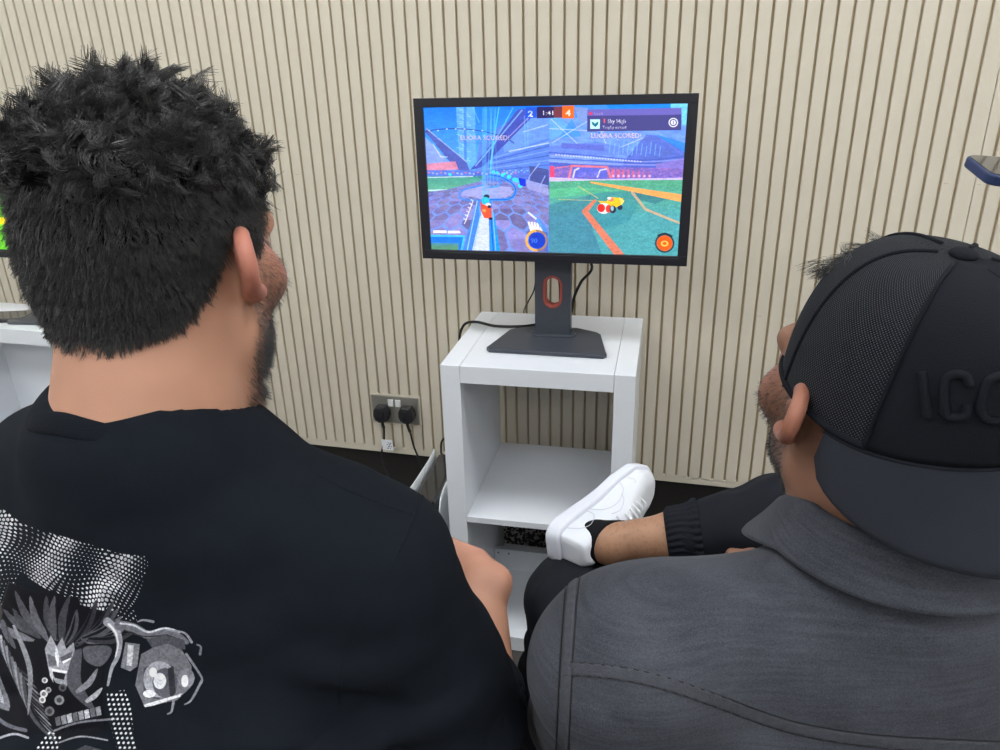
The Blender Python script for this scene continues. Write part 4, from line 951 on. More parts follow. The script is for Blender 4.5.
def legs(hipz, K, A, T):
    out = []
    for s, k, a, t in zip((-1, 1), K, A, T):
        out += [cone((s * .09, .0, hipz), k, .085, .060), cone(k, tuple(np.array(k) * .6 + np.array(a) * .4), .060, .056), cone(tuple(np.array(k) * .6 + np.array(a) * .4), a, .056, .037), cone(a, t, .036, .030)]
    return out
KL = ((-.20, .43, -.67), (.06, .43, -.67)); AL = ((-.20, .40, -1.125), (.05, .40, -1.125)); TL = ((-.22, .55, -1.175), (.06, .55, -1.175))
legL = sunion(legs(-.70, KL, AL, TL), .02)
coreL = lambda P: smin(smin(torsoL(P), trap(P), .03) + .003, legL(P), .03)
def world(VF, Mx, org):
    V, F = VF; V = V @ np.asarray(Mx)[:3, :3].T + np.asarray(Mx)[:3, 3] - np.array(org); F = orient_out(V - V.mean(0), F); return V, F
hd = nets(lambda P: smax(headneck(P), half((0, 0, -1), (0, 0, -.205))(P), .004), (-.2, -.17, -.215), (.2, .16, .14), .0026 * QH)
# head space is turned against body space only by a few degrees: build the head in head space, body in body space
pieces = [world(hd, HML, ORG_L), world(nets(coreL, (-.36, -.24, -1.26), (.36, .66, -.13), .008 * QH), BML, ORG_L)]
aR = armf(sh_R, el_R, wr_R, 1, radians(50), r2=.036, r1=.040, r3=.0245, bend=(-.9, -.30, -.75)); aL = armf(sh_L, el_L, wr_L, -1, radians(-50), bend=(.15, .25, -.25))
for f, (lo, hi) in ((aR, ((.02, -.09, -.58), (.36, .50, -.17))), (aL, ((-.34, -.09, -.58), (.12, .50, -.17)))):
    pieces.append(world(nets(f, lo, hi, .0034 * QH), BML, ORG_L))
m_skin = vcol_mat('skin_tone', .48, bump=.22, bscale=700, spec=.35, sss=.06)
body = merged('body', pieces, m_skin, man)
nh = len(pieces[0][0]); Pw = np.concatenate([p[0] for p in pieces]) + np.array(ORG_L)
def hairline_L(Q):
    x, y, z = Q.T; a = np.abs(x)
    # above this height there is hair: nape low at the back, arches over the ear, temple in front
    line = np.interp(y, [-.12, -.075, -.05, -.030, -.012, .012, .026, .05, .085, .11], [-.052, -.050, -.034, -.010, .030, .036, .0, .050, .070, .075]) + .012 * (n3(Q.astype(np.float32), 90, 9) - .5)
    front = np.where(y > .05, smooth01(z, .066, .076), 1); ears = smooth01(a, .080, .084) * (np.abs(z) < .038)
    return smooth01(z, line - .002, line + .012) * front * (1 - ears)
SK_L = (.475, .242, .160); RED_L = (.54, .19, .14)
C = np.tile(np.array(SK_L), (len(Pw), 1)) * (1 + .12 * (n3(Pw.astype(np.float32), 40, 2)[:, None] - .5))
C[:nh] = paint_skin(inv_pts(HML, Pw[:nh]), SK_L, RED_L, (.035, .022, .018), (.016, .012, .011), hairline_L)
# warm knuckles and hands
hw = np.exp(-((Pw - apply(BML, wr_R + V3(0, .06, 0))) ** 2).sum(1) / .07 ** 2)[:, None] * .5; C = C * (1 - hw) + np.array((.60, .25, .19)) * hw
vcols(body, C)
eyes(HML, 1.0, man, 1.02)
for o in man.children:
    if o.name.startswith('eyeball'): o.location -= ORG_L

# hair -------------------------------------------------------------
m_hair = hair_mat('black_hair', (.0085, .0066, .0066), .34)
def hair_len(Q):
    x, y, z = Q.T; top = smooth01(z, .055, .085) ; back = smooth01(-y, .02, .08)
    top = np.maximum(top, smooth01(z + .25 * y, .050, .085)); side = .0070 + .007 * smooth01(z, -.03, .05); front = smooth01(y, .03, .08)
    nape = smooth01(-z, .01, .055); return side * (1 - .45 * nape) * (1 - top) + (.016 + .020 * smooth01(z, .075, .118) - .003 * front) * top
hv, hf = hd; skull = (hv, orient_out(hv, hf))
def up(Q): return hairline_L(Q)
def hair_shell(P):
    q = P; base = hs(P); z = P[..., 2]; y = P[..., 1]
    top = np.maximum(smooth01(z, .055, .085), smooth01(z + .25 * y, .050, .085)); r = .0026 + .0065 * top - .006 * top * smooth01(y, .02, .08)
    lump = (n3(P, 62, 5) - .5) * .017 * top + (n3(P, 140, 6) - .5) * (.008 * top + .0012)
    return ellip((0, -.0115, .034), (.0765, .0960, .0885))(P) - r + lump
def scalp_clip(P):
    Q = P.reshape(-1, 3); return (.5 - hairline_L(Q.astype(np.float64))).astype(np.float32).reshape(P.shape[:-1]) * .012
hsh = nets(lambda P: smax(hair_shell(P), scalp_clip(P), .002), (-.14, -.16, -.07), (.14, .15, .19), .0034 * QH)
hb = merged('cropped_underlayer', [world(hsh, HML, ORG_L)], mat('matte_hair_black', (.006, .005, .005), 1.0, spec=.05), man)  # matte black hair base beneath the strands
def tang(n, f): return f - n * (f * n).sum(1)[:, None]
def gen_hair(N, w0, seed):
    sv, sf = hsh[0], orient_out(hsh[0] - hsh[0].mean(0), hsh[1])
    p, n = sample_surface(sv, sf, N, lambda c: (hairline_L(c) > .35) * (c[:, 1] < .072) * ((c[:, 1] < .055) | (c[:, 2] > .085)) * (1 + 1.6 * smooth01(c[:, 2] + .25 * c[:, 1], .04, .08)), seed)
    outw = p - np.array([0, -.015, .02]); outw /= np.linalg.norm(outw, axis=1)[:, None]; flip = (n * outw).sum(1) < -.2; p, n = p[~flip], n[~flip]; outw = outw[~flip]
    z, y = p[:, 2], p[:, 1]; topk = np.maximum(smooth01(z, .055, .085), smooth01(z + .25 * y, .050, .085)); nape = smooth01(-z, .01, .055)
    L = (.0078 + .005 * smooth01(z, -.03, .05)) * (1 - .45 * nape) * (1 - topk) + .021 * topk
    q = p.astype(np.float32); th = 12 * n3(q, 34, 91) + 5 * n3(q, 80, 92); t1 = np.cross(n, [0, 0, 1.0]); t1 /= np.linalg.norm(t1, axis=1)[:, None] + 1e-6; t2 = np.cross(n, t1)
    swirl = np.cos(th)[:, None] * t1 + np.sin(th)[:, None] * t2
    parts = []
    lo = topk < .5
    flow = np.c_[0 * y, .10 + 0 * y, np.full(len(p), -1.25)]
    parts.append(strands(p[lo], n[lo], L[lo], flow[lo], 5, w0, .0012, .8, .40, seed + 5, 2200, .1, .18))
    fl = swirl * 1.5 - .35 * n; hi_ = ~lo
    parts.append(strands(p[hi_] - n[hi_] * .002, n[hi_], L[hi_], fl[hi_], 8, w0 * 1.5, .0056, 1.15, .93, seed + 6, 1300, .0, .14, .0010))
    kk = (hv[:, 0] * 0)
    p2, n2 = sample_surface(hv, skull[1], int(15000 / QH), lambda c: (hairline_L(c) ** 2) * (c[:, 2] < .03) * (c[:, 1] < .03), seed + 2); np_ = smooth01(-p2[:, 2], .0, .055)
    parts.append(strands(p2, n2, .0095 - .0045 * np_, np.tile([0, .10, -1.5], (len(p2), 1)), 4, w0, .0010, .8, .4, seed + 9, 1800, .1, .2))
    # a few loose curls standing off the outline
    k = rng.choice(np.where(hi_ & (z > .075) & (y < .05))[0], int(1300 / QH)); parts.append(strands(p[k], n[k], np.full(len(k), .017), swirl[k] * .8, 9, w0 * 1.0, .0050, 1.6, .80, seed + 7, 260, 0, .3, .0008))
    return parts
hairparts = gen_hair(int(75000 / QH), .00030, 11)
o = merged('hair', [((V @ HML[:3, :3].T + HML[:3, 3] - np.array(ORG_L)), F) for V, F in hairparts], m_hair, man)
o['label'] = 'thick curly black hair, cut short at the sides'
# stubble beard
def beard_w(c):
    x, y, z = c.T; side = smooth01(np.abs(x), .038, .056) * smooth01(y, .008, .020) * (1 - smooth01(y, .06, .082)) * smooth01(-z, -.02, .02)
    low = smooth01(-z, .05, .075) * smooth01(y, .0, .02); chin = smooth01(y, .068, .085) * smooth01(-z, .066, .075); mo = smooth01(-np.hypot(x / .03, np.hypot((y - .108) / .02, (z + .040) / .006)), -1.2, -.9)
    return np.maximum.reduce([side * .5, low, chin, mo]) * (z > -.128) * (z < .03) * (np.hypot(np.abs(x) - .03, z) > .02) * (np.abs(x) < .080)
p, n = sample_surface(hv, skull[1], int(7000 / QH), beard_w, 21)
bv = strands(p, n, np.where(p[:, 2] < -.06, .0085, .0055), np.tile([0, .15, -.9], (len(p), 1)), 3, .00016, .0006, .5, .2, 22, 700, 0, .3)
o = merged('beard', [((bv[0] @ HML[:3, :3].T + HML[:3, 3] - np.array(ORG_L)), bv[1])], m_hair, man); o['label'] = 'short dark stubble beard'

# black T-shirt ------------------------------------------------------
m_tee = mat('black_jersey', (.0084, .0108, .0155), .95, bump=.35, bscale=1400, var=.25, vscale=30, spec=.10)
shirt_t = sunion([ellip((0, -.022, -.35), (.196, .134, .215)), ellip((0, -.060, -.285), (.185, .088, .155)), ellip((0, .015, -.56), (.185, .152, .19)), ellip((0, -.03, -.72), (.190, .150, .10)),
                  sphere((.178, -.020, -.258), .062), sphere((-.190, -.020, -.243), .064), ellip((0, -.070, -.47), (.215, .145, .19)),
                  cone((-.045, -.062, -.150), (-.150, -.032, -.192), .054, .055), cone((.070, -.050, -.182), (.150, -.032, -.212), .052, .053), cone((0, -.055, -.145), (0, -.03, -.22), .078, .10), cone((.005, -.083, -.133), (0, -.08, -.20), .055, .06), cone((.040, -.075, -.152), (.05, -.07, -.20), .050, .05)], .045)
he_R = el_R + (el_R - sh_R) / np.linalg.norm(el_R - sh_R) * -.036; he_L = el_L + (el_L - sh_L) / np.linalg.norm(el_L - sh_L) * -.006
def sleeve(sh, en, r0, r1):
    d = (en - sh) / np.linalg.norm(en - sh); f = cone(sh, en + d * .03, r0, r1, ((0, 1, 0), .92)); f = cand(f, half(d, en), .003)
    cav = cone(en - d * .03, en + d * .06, r1 * .80, r1 * .93, ((0, 1, 0), .92)); return f, cav
s1, c1 = sleeve(sh_R, he_R, .064, .074); s2, c2 = sleeve(sh_L, he_L, .066, .074)
def fold_field(P, seed):
    a = n3(P * np.array([1.0, 1.0, 1.9], np.float32) @ np.array([[.8, .1, -.5], [0, 1, 0], [.5, 0, .8]], np.float32), 9, seed); b = n3(P * np.array([.7, 1, 2.0], np.float32), 22, seed + 1)
    return (np.abs(a - .5) * 2 - .35) * .015 + (b - .5) * .006
def teef(P):
    d = smin(shirt_t(P), smin(s1(P), s2(P), .02), .035); x = P[..., 0]; z = P[..., 2]
    ax = np.exp(-(((np.abs(x) - .165) / .05) ** 2 + ((z + .40) / .09) ** 2)); k = np.clip(.25 + smooth01(-z, .24, .42), 0, 1)
    d = d - fold_field(P, 31) * k - ax * .010 * np.sin((x * 60 + z * 95)); y_ = P[..., 1]
    bk = smooth01(-z, .27, .36) * smooth01(-y_, -.02, .06) * smooth01(x, -.03, .06); ph_ = (z + .75 * x - 1.6 * x * x + .03 * n3(P, 12, 44)) * 62; d = d - bk * .0065 * (np.maximum(np.sin(ph_), -.3) ** 1 - .2)
    d = smax(d, -smin(c1(P), c2(P), .001), .003)
    cavn = cone((.004, -.034, -.03), (.004, -.044, -.20), .077, .074); bot = half((0, 0, -1), (0, 0, -.79))
    return smax(smax(d, -cavn(P), .004), bot(P), .004)
tee_l = nets(teef, (-.38, -.25, -.82), (.38, .22, -.09), .0045 * QH)
tee = world(tee_l, BML, ORG_L); shirt = merged('t_shirt', [tee], m_tee, man); shirt['label'] = 'black short-sleeved cotton t-shirt with a monochrome back print'
BV_L = bvh_of(tee[0] + np.array(ORG_L), tee[1])
def local(o):
    for v in o.data.vertices: v.co -= Vector(o['_org'])
def shift(o, org):
    if o is None: return None
    n = len(o.data.vertices); a = np.empty(n * 3, np.float32); o.data.vertices.foreach_get('co', a); a = a.reshape(-1, 3) - np.array(org, np.float32); o.data.vertices.foreach_set('co', a.ravel()); o.data.update(); return o
m_thread = mat('black_thread', (.004, .004, .006), .8); m_rib = mat('black_rib', (.0078, .0094, .0132), .95, bump=.5, bscale=900, spec=.1)
# ribbed neckband
ring = []
for k in range(48):
    a = 2 * pi * k / 48; c, s = cos(a), sin(a); z = (-.085 if s < 0 else -.105 - .060 * s ** 1.3) - (.026 * abs(c) ** 1.6 if s < 0 else 0) - (.007 if s >= 0 else 0) - .012 * max(c, 0) ** 2 ; ring.append((c * (.0905 if c < 0 else .0945), -.050 + s * (.088 if s < 0 else .100), z))
bm = bmesh.new(); ring = np.array(ring); cen = ring.mean(0); rows = []
for dr, dz in ((-.015, -.002), (-.0125, .0040), (-.010, .0048), (-.007, .0026), (-.002, -.0045), (.0005, -.0095), (-.003, -.012)):
    row = []
    for p in ring:
        d = p - cen; d[2] = 0; d /= np.linalg.norm(d); q = apply(BML, p + d * dr + np.array([0, 0, dz])) - np.array(ORG_L); row.append(bm.verts.new(q))
    rows.append(row)
for a, b in zip(rows[:-1], rows[1:]):
    for i in range(48): j = (i + 1) % 48; bm.faces.new((a[i], a[j], b[j], b[i]))
bmesh.ops.recalc_face_normals(bm, faces=bm.faces); o = obj('neckband', bm, m_rib, shirt, True); md = o.modifiers.new('s', 'SUBSURF'); md.levels = 1; md.render_levels = 1
for nm, pts in (('shoulder_seam', [(318, 474), (340, 486), (375, 501), (412, 514)]), ('armhole_seam', [(424, 492), (412, 521), (394, 559), (366, 601), (350, 638), (341, 680), (340, 706)]),):
    shift(ribbon_on(BV_L, pts, .0028, .0006, nm, m_tee, shirt, 10, .0003), ORG_L)
# stitched hem line near the sleeve opening
hp = []
dR = (he_R - sh_R) / np.linalg.norm(he_R - sh_R)
# back print ---------------------------------------------------------
def paint_print():
    K = 4.1667
    c = Canvas(640, 560, [(-500, 0), (900, 0), (900, 1225), (-500, 1225)])
    A = lambda pts, g, al=1.0: c.poly(pts, (g, g, g + 6), al)
    X, Y = c.X, c.Y
    # halftone cloth-like field
    reg = c.cov([(-420, -20), (-120, -10), (20, 40), (90, 92), (220, 138), (330, 168), (400, 190), (500, 222), (610, 232), (622, 262), (600, 330), (585, 400), (560, 440), (572, 500), (520, 500), (440, 470), (330, 430), (180, 360), (90, 300), (40, 420), (0, 480), (-420, 480)])
    wv = X + 16 * np.sin(Y / 42) + 10 * np.sin((X + Y) / 70) + 12 * np.exp(-((X - 430) / 30) ** 2); wy = Y - .32 * X + 16 * np.sin(X / 60) + 9 * np.sin((X - Y) / 45)
    per = 17.5; dx = (wv / per + .5 * np.floor(wy / (per * .9))) % 1 - .5; dy = (wy / (per * .9)) % 1 - .5; rad = .26 + .13 * np.sin(X / 46 + Y / 80) + .10 * noise2(X / 60, Y / 60, 4)
    dots = np.clip((rad - np.hypot(dx, dy)) / .14, 0, 1) * reg; g = .45 + .4 * noise2(X / 80, Y / 50, 12); c.put(dots, (1, 1, 1)); c.a[..., :3] = np.where(reg[..., None] > .5, g[..., None] * np.array([1, 1, 1.04]), c.a[..., :3])
    c.a[..., 3] = np.maximum(dots, 0)
    # dark mass in front of the dots, then blades and plates in greys
    def blade(p, q, w, g, bend=0.0):
        p, q = np.array(p, float), np.array(q, float); m_ = (p + q) / 2 + np.array([-(q - p)[1], (q - p)[0]]) * bend; d = (q - p) / np.linalg.norm(q - p); nrm = np.array([-d[1], d[0]])
        path = catmull([p, m_, q], 6); L = len(path); wd = w * np.sin(np.linspace(.35, pi, L)) ** .8
        A([tuple(path[i] + nrm * wd[i] * .5) for i in range(L)] + [tuple(path[i] - nrm * wd[i] * .5) for i in range(L - 1, -1, -1)], g)
    A([(40, 340), (130, 370), (200, 380), (260, 400), (330, 400), (340, 440), (490, 470), (420, 500), (450, 620), (420, 800), (440, 960), (300, 1000), (120, 960), (-60, 1000), (-300, 900), (-300, 520), (0, 470)], 9)
    r = np.random.default_rng(8)
    for k in range(15):
        x0 = 150 + k * 16 + r.uniform(-8, 8); y0 = 610 - 6 * abs(k - 8) + r.uniform(-20, 20); ang = radians(-155 + k * 10.5); L = r.uniform(150, 250); g = r.uniform(40, 110)
        blade((x0, y0), (x0 + L * cos(ang), y0 + L * sin(ang)), 34, g, .08 * (-1 if k < 8 else 1)); blade((x0 + 3, y0 - 3), (x0 + L * .85 * cos(ang), y0 + L * .85 * sin(ang)), 12, 12, .06)
    for k in range(11):
        blade((-20 + k * 12, 520 + k * 22), (150 + k * 10, 760 + k * 26), 24, 50 + (k * 37) % 90, .12); blade((-10 + k * 12, 530 + k * 22), (140 + k * 10, 740 + k * 26), 9, 10, .12)
    # a faceted mask-like shield, left abstract
    for pts, g in (([(190, 620), (215, 560), (240, 610), (262, 570), (280, 620), (310, 590), (318, 650), (300, 720), (282, 775), (235, 760), (205, 700)], 128), ([(200, 640), (240, 655), (238, 690), (208, 690)], 84), ([(255, 655), (305, 630), (300, 660), (262, 684)], 70),
                   ([(236, 600), (250, 650), (246, 700), (232, 650)], 196), ([(220, 712), (276, 722), (270, 748), (232, 740)], 22), ([(216, 700), (284, 712), (280, 722), (218, 712)], 208), ([(205, 690), (222, 700), (226, 760), (212, 735)], 170), ([(285, 700), (310, 680), (290, 760)], 160), ([(262, 672), (300, 655), (296, 663), (266, 682)], 225)): A(pts, g)
    blade((-80, 600), (40, 880), 110, 96, .1); blade((-70, 610), (20, 850), 55, 140, .1); blade((-60, 640), (0, 800), 16, 190, .1); blade((60, 520), (120, 900), 22, 120, -.1); blade((10, 500), (70, 620), 30, 70, .05)
    blade((330, 620), (400, 880), 60, 66, .2); blade((350, 640), (470, 620), 90, 74, .15); blade((320, 800), (410, 700), 26, 110, .1); blade((360, 840), (430, 780), 22, 150, .05)
    # curved horn-like band
    c.line([(450, 505), (486, 540), (500, 590), (492, 650), (468, 700), (452, 770)], 36, (132, 132, 140), 1, True, 10); c.line([(455, 515), (484, 550), (494, 600), (484, 650)], 11, (208, 208, 214), 1, True, 5)
    # bracelet bars and an orb in a claw frame
    c.line([(500, 520), (560, 530), (620, 560), (680, 545), (740, 560), (780, 590)], 42, (92, 92, 99), 1, True, 20); c.line([(505, 512), (560, 520), (620, 548), (690, 532), (750, 548)], 8, (176, 176, 184), 1, True); c.line([(520, 540), (600, 566), (700, 560)], 5, (40, 40, 46), 1, True)
    A([(525, 590), (585, 598), (575, 690), (545, 712), (505, 696)], 108); A([(535, 600), (560, 602), (552, 690), (530, 686)], 190, .8); A([(612, 578), (690, 560), (770, 580), (775, 620), (640, 620)], 66)
    A([(590, 640), (640, 612), (700, 596), (760, 622), (800, 690), (795, 780), (740, 832), (650, 852), (600, 850), (565, 770)], 96); A([(600, 700), (650, 670), (720, 690), (730, 780), (660, 830), (600, 815)], 62)
    c.ell(666, 745, 66, 76, (150, 150, 158), .9); c.ell(690, 760, 52, 62, (76, 76, 84)); c.ell(668, 752, 26, 34, (196, 196, 204)); c.ell(640, 716, 16, 20, (228, 228, 234)); c.ell(624, 806, 26, 16, (205, 205, 212))
    A([(700, 700), (725, 690), (735, 800), (712, 830)], 40); c.ell(778, 740, 34, 42, (112, 112, 120)); c.ell(772, 752, 15, 26, (214, 214, 220)); A([(600, 852), (700, 822), (760, 804), (752, 818), (640, 856), (606, 862)], 190)
    for q in (((778, 640), (838, 730), (842, 760)), ((842, 752), (800, 830), (772, 850)), ((800, 590), (770, 552), (700, 540)), ((835, 640), (838, 610), (822, 600)), ((640, 505), (600, 498), (576, 505)), ((725, 838), (716, 880), (700, 890))): c.line(q, 12, (120, 120, 128), 1, True, 6)
    for x, y, rr, g in ((186, 806, 16, 200), (205, 790, 12, 150), (250, 832, 20, 120), (210, 878, 20, 100), (180, 830, 14, 240), (190, 750, 12, 180), (264, 780, 16, 70)): c.ell(x, y, rr, rr, (g, g, g + 4)); c.ell(x, y, rr * .55, rr * .55, (g * .5,) * 3)
    for k in range(8): A([(232 + k * 24, 905 + k * -6), (252 + k * 24, 898 + k * -6), (258 + k * 24, 935 - k * 6), (238 + k * 24, 940 - k * 6)], 90 + (k % 3) * 40)
    c.line([(230, 960), (330, 925), (480, 910)], 9, (110, 110, 118), 1, True); c.line([(-80, 840), (20, 930), (110, 960)], 16, (80, 80, 88), 1, True); c.line([(-20, 1000), (60, 975), (120, 990)], 10, (140, 140, 148), 1, True)
    # lower halftone columns
    for poly_ in ([(448, 800), (520, 790), (545, 850), (572, 1060), (560, 1225), (480, 1225), (490, 1040), (455, 900)], [(150, 1040), (210, 960), (260, 985), (230, 1080), (150, 1130)], [(-300, 1000), (-150, 980), (-130, 1225), (-300, 1225)]):
        rg = c.cov(poly_); per = 20; xx = X + .25 * Y; dx = (xx / per + .5 * np.floor(Y / per)) % 1 - .5; dy = (Y / per) % 1 - .5; dt = np.clip((.33 - np.hypot(dx, dy)) / .12, 0, 1) * rg; c.put(dt, (215, 215, 222))
    A([(300, 1050), (360, 1020), (430, 1040), (440, 1100), (300, 1110)], 50); c.ell(415, 1058, 16, 12, (220, 220, 224)); c.ell(395, 1050, 12, 9, (140, 140, 146)); c.line([(250, 1010), (340, 985), (450, 1000)], 7, (120, 120, 126), 1, True)
    nz = noise2(X / 7, Y / 7, 77)[..., None]; c.a[..., :3] = c.a[..., :3] * (.72 + .5 * nz)
    return c
def drape_print():
    c = paint_print(); W, H = c.W, c.H; st = 1
    q = c.inv @ np.stack([np.repeat(np.arange(0, W + 1)[None], H + 1, 0).ravel(), np.repeat(np.arange(0, H + 1)[:, None], W + 1, 1).ravel(), np.ones((W + 1) * (H + 1))])
    PX = q[0] / q[2] / 4.1667; PY = 500 + q[1] / q[2] / 4.1667
    al = c.a[..., 3]; need = al > .35; ys, xs_ = np.where(need); use = np.zeros((H + 1, W + 1), bool)
    for dy in (0, 1):
        for dx in (0, 1): use[ys + dy, xs_ + dx] = True
    # coarse ray hits on every 8th node, refined by bilinear interpolation then snapped to the cloth
    idx = np.full((H + 1, W + 1), -1); V = []; ok = np.zeros((H + 1, W + 1), bool); PX = PX.reshape(H + 1, W + 1); PY = PY.reshape(H + 1, W + 1)
    for j, i in zip(*np.where(use)):
        p = hit(BV_L, PX[j, i], PY[j, i], .0007)
        if p is not None: idx[j, i] = len(V); V.append(p); ok[j, i] = True
    F = []; CC = []
    V = np.array(V)
    for j, i in zip(ys, xs_):
        f = (idx[j, i], idx[j + 1, i], idx[j + 1, i + 1], idx[j, i + 1])
        if min(f) < 0: continue
        a, b = V[f[0]], V[f[2]]
        if ((a - b) ** 2).sum() > .008 ** 2: continue
        F.append(f); CC.append(c.a[j, i, :3])
    o = mesh_np('back_print', V - np.array(ORG_L), F, vcol_mat('print_ink', .8, spec=.15), shirt, True)
    ca = o.data.color_attributes.new('Col', 'FLOAT_COLOR', 'CORNER'); n = len(o.data.polygons); C = np.ones((n, 4, 4), np.float32); C[..., :3] = (np.minimum(s2l(np.array(CC)[:n]) * 1.55, .85))[:, None]; ca.data.foreach_set('color', C.ravel()); o['label'] = 'grey halftone and blade pattern printed on the back'
drape_print()

# trousers and shoes -----------------------------------------------------
m_jean = mat('charcoal_cotton', (.018, .019, .024), .85, bump=.4, bscale=900, var=.2, vscale=20)
def trousers(K, A, hipz, pelvis, seed, r=(.094, .072, .068, .055)):
    fs = []
    for s, k, a in zip((-1, 1), K, A):
        k_, a_ = np.array(k), np.array(a); mid = k_ * .6 + a_ * .4
        fs += [cone((s * .09, .0, hipz), k, r[0], r[1]), cone(k, tuple(mid), r[1], r[2]), cone(tuple(mid), tuple(a_), r[2], r[3])]
    g = sunion(fs + pelvis, .025)
    return lambda P: g(P) - (n3(P * np.array([1, 1.6, 1], np.float32), 20, seed) - .5) * .008 - (np.abs(n3(P, 9, seed + 1) - .5) - .15) * .010
tr = trousers(KL, AL, -.70, [ellip((0, -.02, -.72), (.178, .140, .105))], 51)
trm = nets(lambda P: smax(tr(P), half((0, 0, 1), (0, 0, -.655))(P) if False else (P[..., 2] + .66 - np.maximum(0, 0)), .004) if False else tr(P), (-.36, -.22, -1.20), (.30, .56, -.55), .007 * QH)
merged('trousers', [world(trm, BML, ORG_L)], m_jean, man)
m_sole = mat('rubber_sole', (.55, .55, .56), .6); m_blackshoe = mat('black_leather', (.015, .015, .017), .5)
def shoe_mesh(Mx, org, parent, m_upper, m_bottom, m_lace, detail=True):
    """local: heel at the origin on the ground, toe along +y, z up; length .29"""
    out = lambda y: np.interp(y, [0, .03, .08, .13, .19, .24, .275, .29], [.028, .037, .039, .040, .048, .046, .030, .006])
    top = lambda y: np.interp(y, [0, .02, .06, .10, .13, .17, .22, .26, .29], [.080, .088, .078, .080, .090, .074, .058, .048, .032])
    def upper(P):
        x, y, z = P[..., 0], P[..., 1], P[..., 2]; yc = np.clip(y, .005, .285); w = out(yc) * 1.0; t = top(yc); q = np.clip((z - .02) / (t - .02), 0, 1.2)
        ww = w * (1 - (.20 + .20 * np.clip((yc - .07) / .06, 0, 1)) * q ** 2.2); cx = .004 * np.sin(yc * 11); d1 = np.abs(x - cx) - ww; d2 = z - t; d3 = -(z - .012); d4 = np.hypot(np.maximum(np.abs(y - .145) - .1375, 0), 0) - .004
        d = smax(smax(smax(d1, d2, .016), d3, .003), d4, .016); return d * .8
    cav = cone((0, .056, .075), (0, .062, .14), .0265, .032, ((0, 1, 0), .70)); cav2 = cone((0, .05, .045), (0, .06, .09), .022, .025)
    up = nets(lambda P: smax(upper(P), -smin(cav(P), cav2(P), .01), .004), (-.06, -.02, .0), (.06, .31, .11), .0026 * QH)
    def solef(P):
        x, y, z = P[..., 0], P[..., 1], P[..., 2]; yc = np.clip(y, .004, .287); w = out(yc) + .0045; cx = .004 * np.sin(yc * 11)
        d1 = np.abs(x - cx) - w; d4 = np.abs(y - .144) - .147; th = np.interp(yc, [0, .08, .16, .24, .29], [.030, .027, .022, .021, .026]); d2 = z - th
        grooves = .0012 * (np.abs(((z * 260) % 1) - .5) < .12); d = smax(smax(smax(d1, d4, .022), d2, .003), -z, .003); return d * .85 + grooves * 0
    so = nets(solef, (-.07, -.02, -.008), (.07, .31, .04), .0026 * QH)
    t = empty('shoe', (0, 0, 0), 0, parent)
    merged('upper', [world(up, Mx, org)], m_upper, t); merged('sole', [world(so, Mx, org)], m_bottom, t)
    if detail:
        def T(p): return apply(Mx, p) - np.array(org)
        for k in range(6):
            y = .108 + k * .017; z = float(top(y)) - .0005; w = .020 - .0008 * k
            bm = bmesh.new(); bm_tube(bm, [T(p) for p in catmull([(-w - .004, y - .002, z - .010), (-w * .5, y, z + .0015), (0, y + .001, z + .0035), (w * .5, y, z + .0015), (w + .004, y - .002, z - .010)], 4)], .0024, 6); obj('lace', bm, m_lace, t, True)
        ln = [mat('seam_grey', (.58, .60, .66), .7)]
        for s in (-1, 1):
            def side(y, z): yy = y; w = float(out(yy)); q = max(0, (z - .02) / (float(top(yy)) - .02)); return T((.004 * sin(yy * 11) + s * (w * (1 - (.20 + .20 * min(1, max(0, (yy - .07) / .06))) * q ** 2.2) + .0008), yy, z))
            for pts in ([(.02, .034), (.03, .055), (.05, .060), (.075, .048), (.078, .031)], [(.085, .031), (.10, .050), (.13, .056), (.165, .045), (.18, .028)], [(.10, .066), (.12, .070), (.145, .060), (.155, .048)], [(.20, .030), (.205, .040), (.20, .048)]):
                bm = bmesh.new(); bm_tube(bm, catmull([side(*p) for p in pts], 5), .0005, 5); obj('seam', bm, ln[0], t, True)
    return t
for k, a in enumerate(AL):
    M_ = BML @ mat4((a[0], a[1] - .06, -HL[2] + .003), radians(6 if k == 0 else -4)); s = shoe_mesh(M_, ORG_L, man, m_blackshoe, m_sole, m_blackshoe, False)
    s['label'] = 'black shoe with a pale sole'
tag(man, 'person seated on the left, curly black hair, black t-shirt with grey back print', 'person')

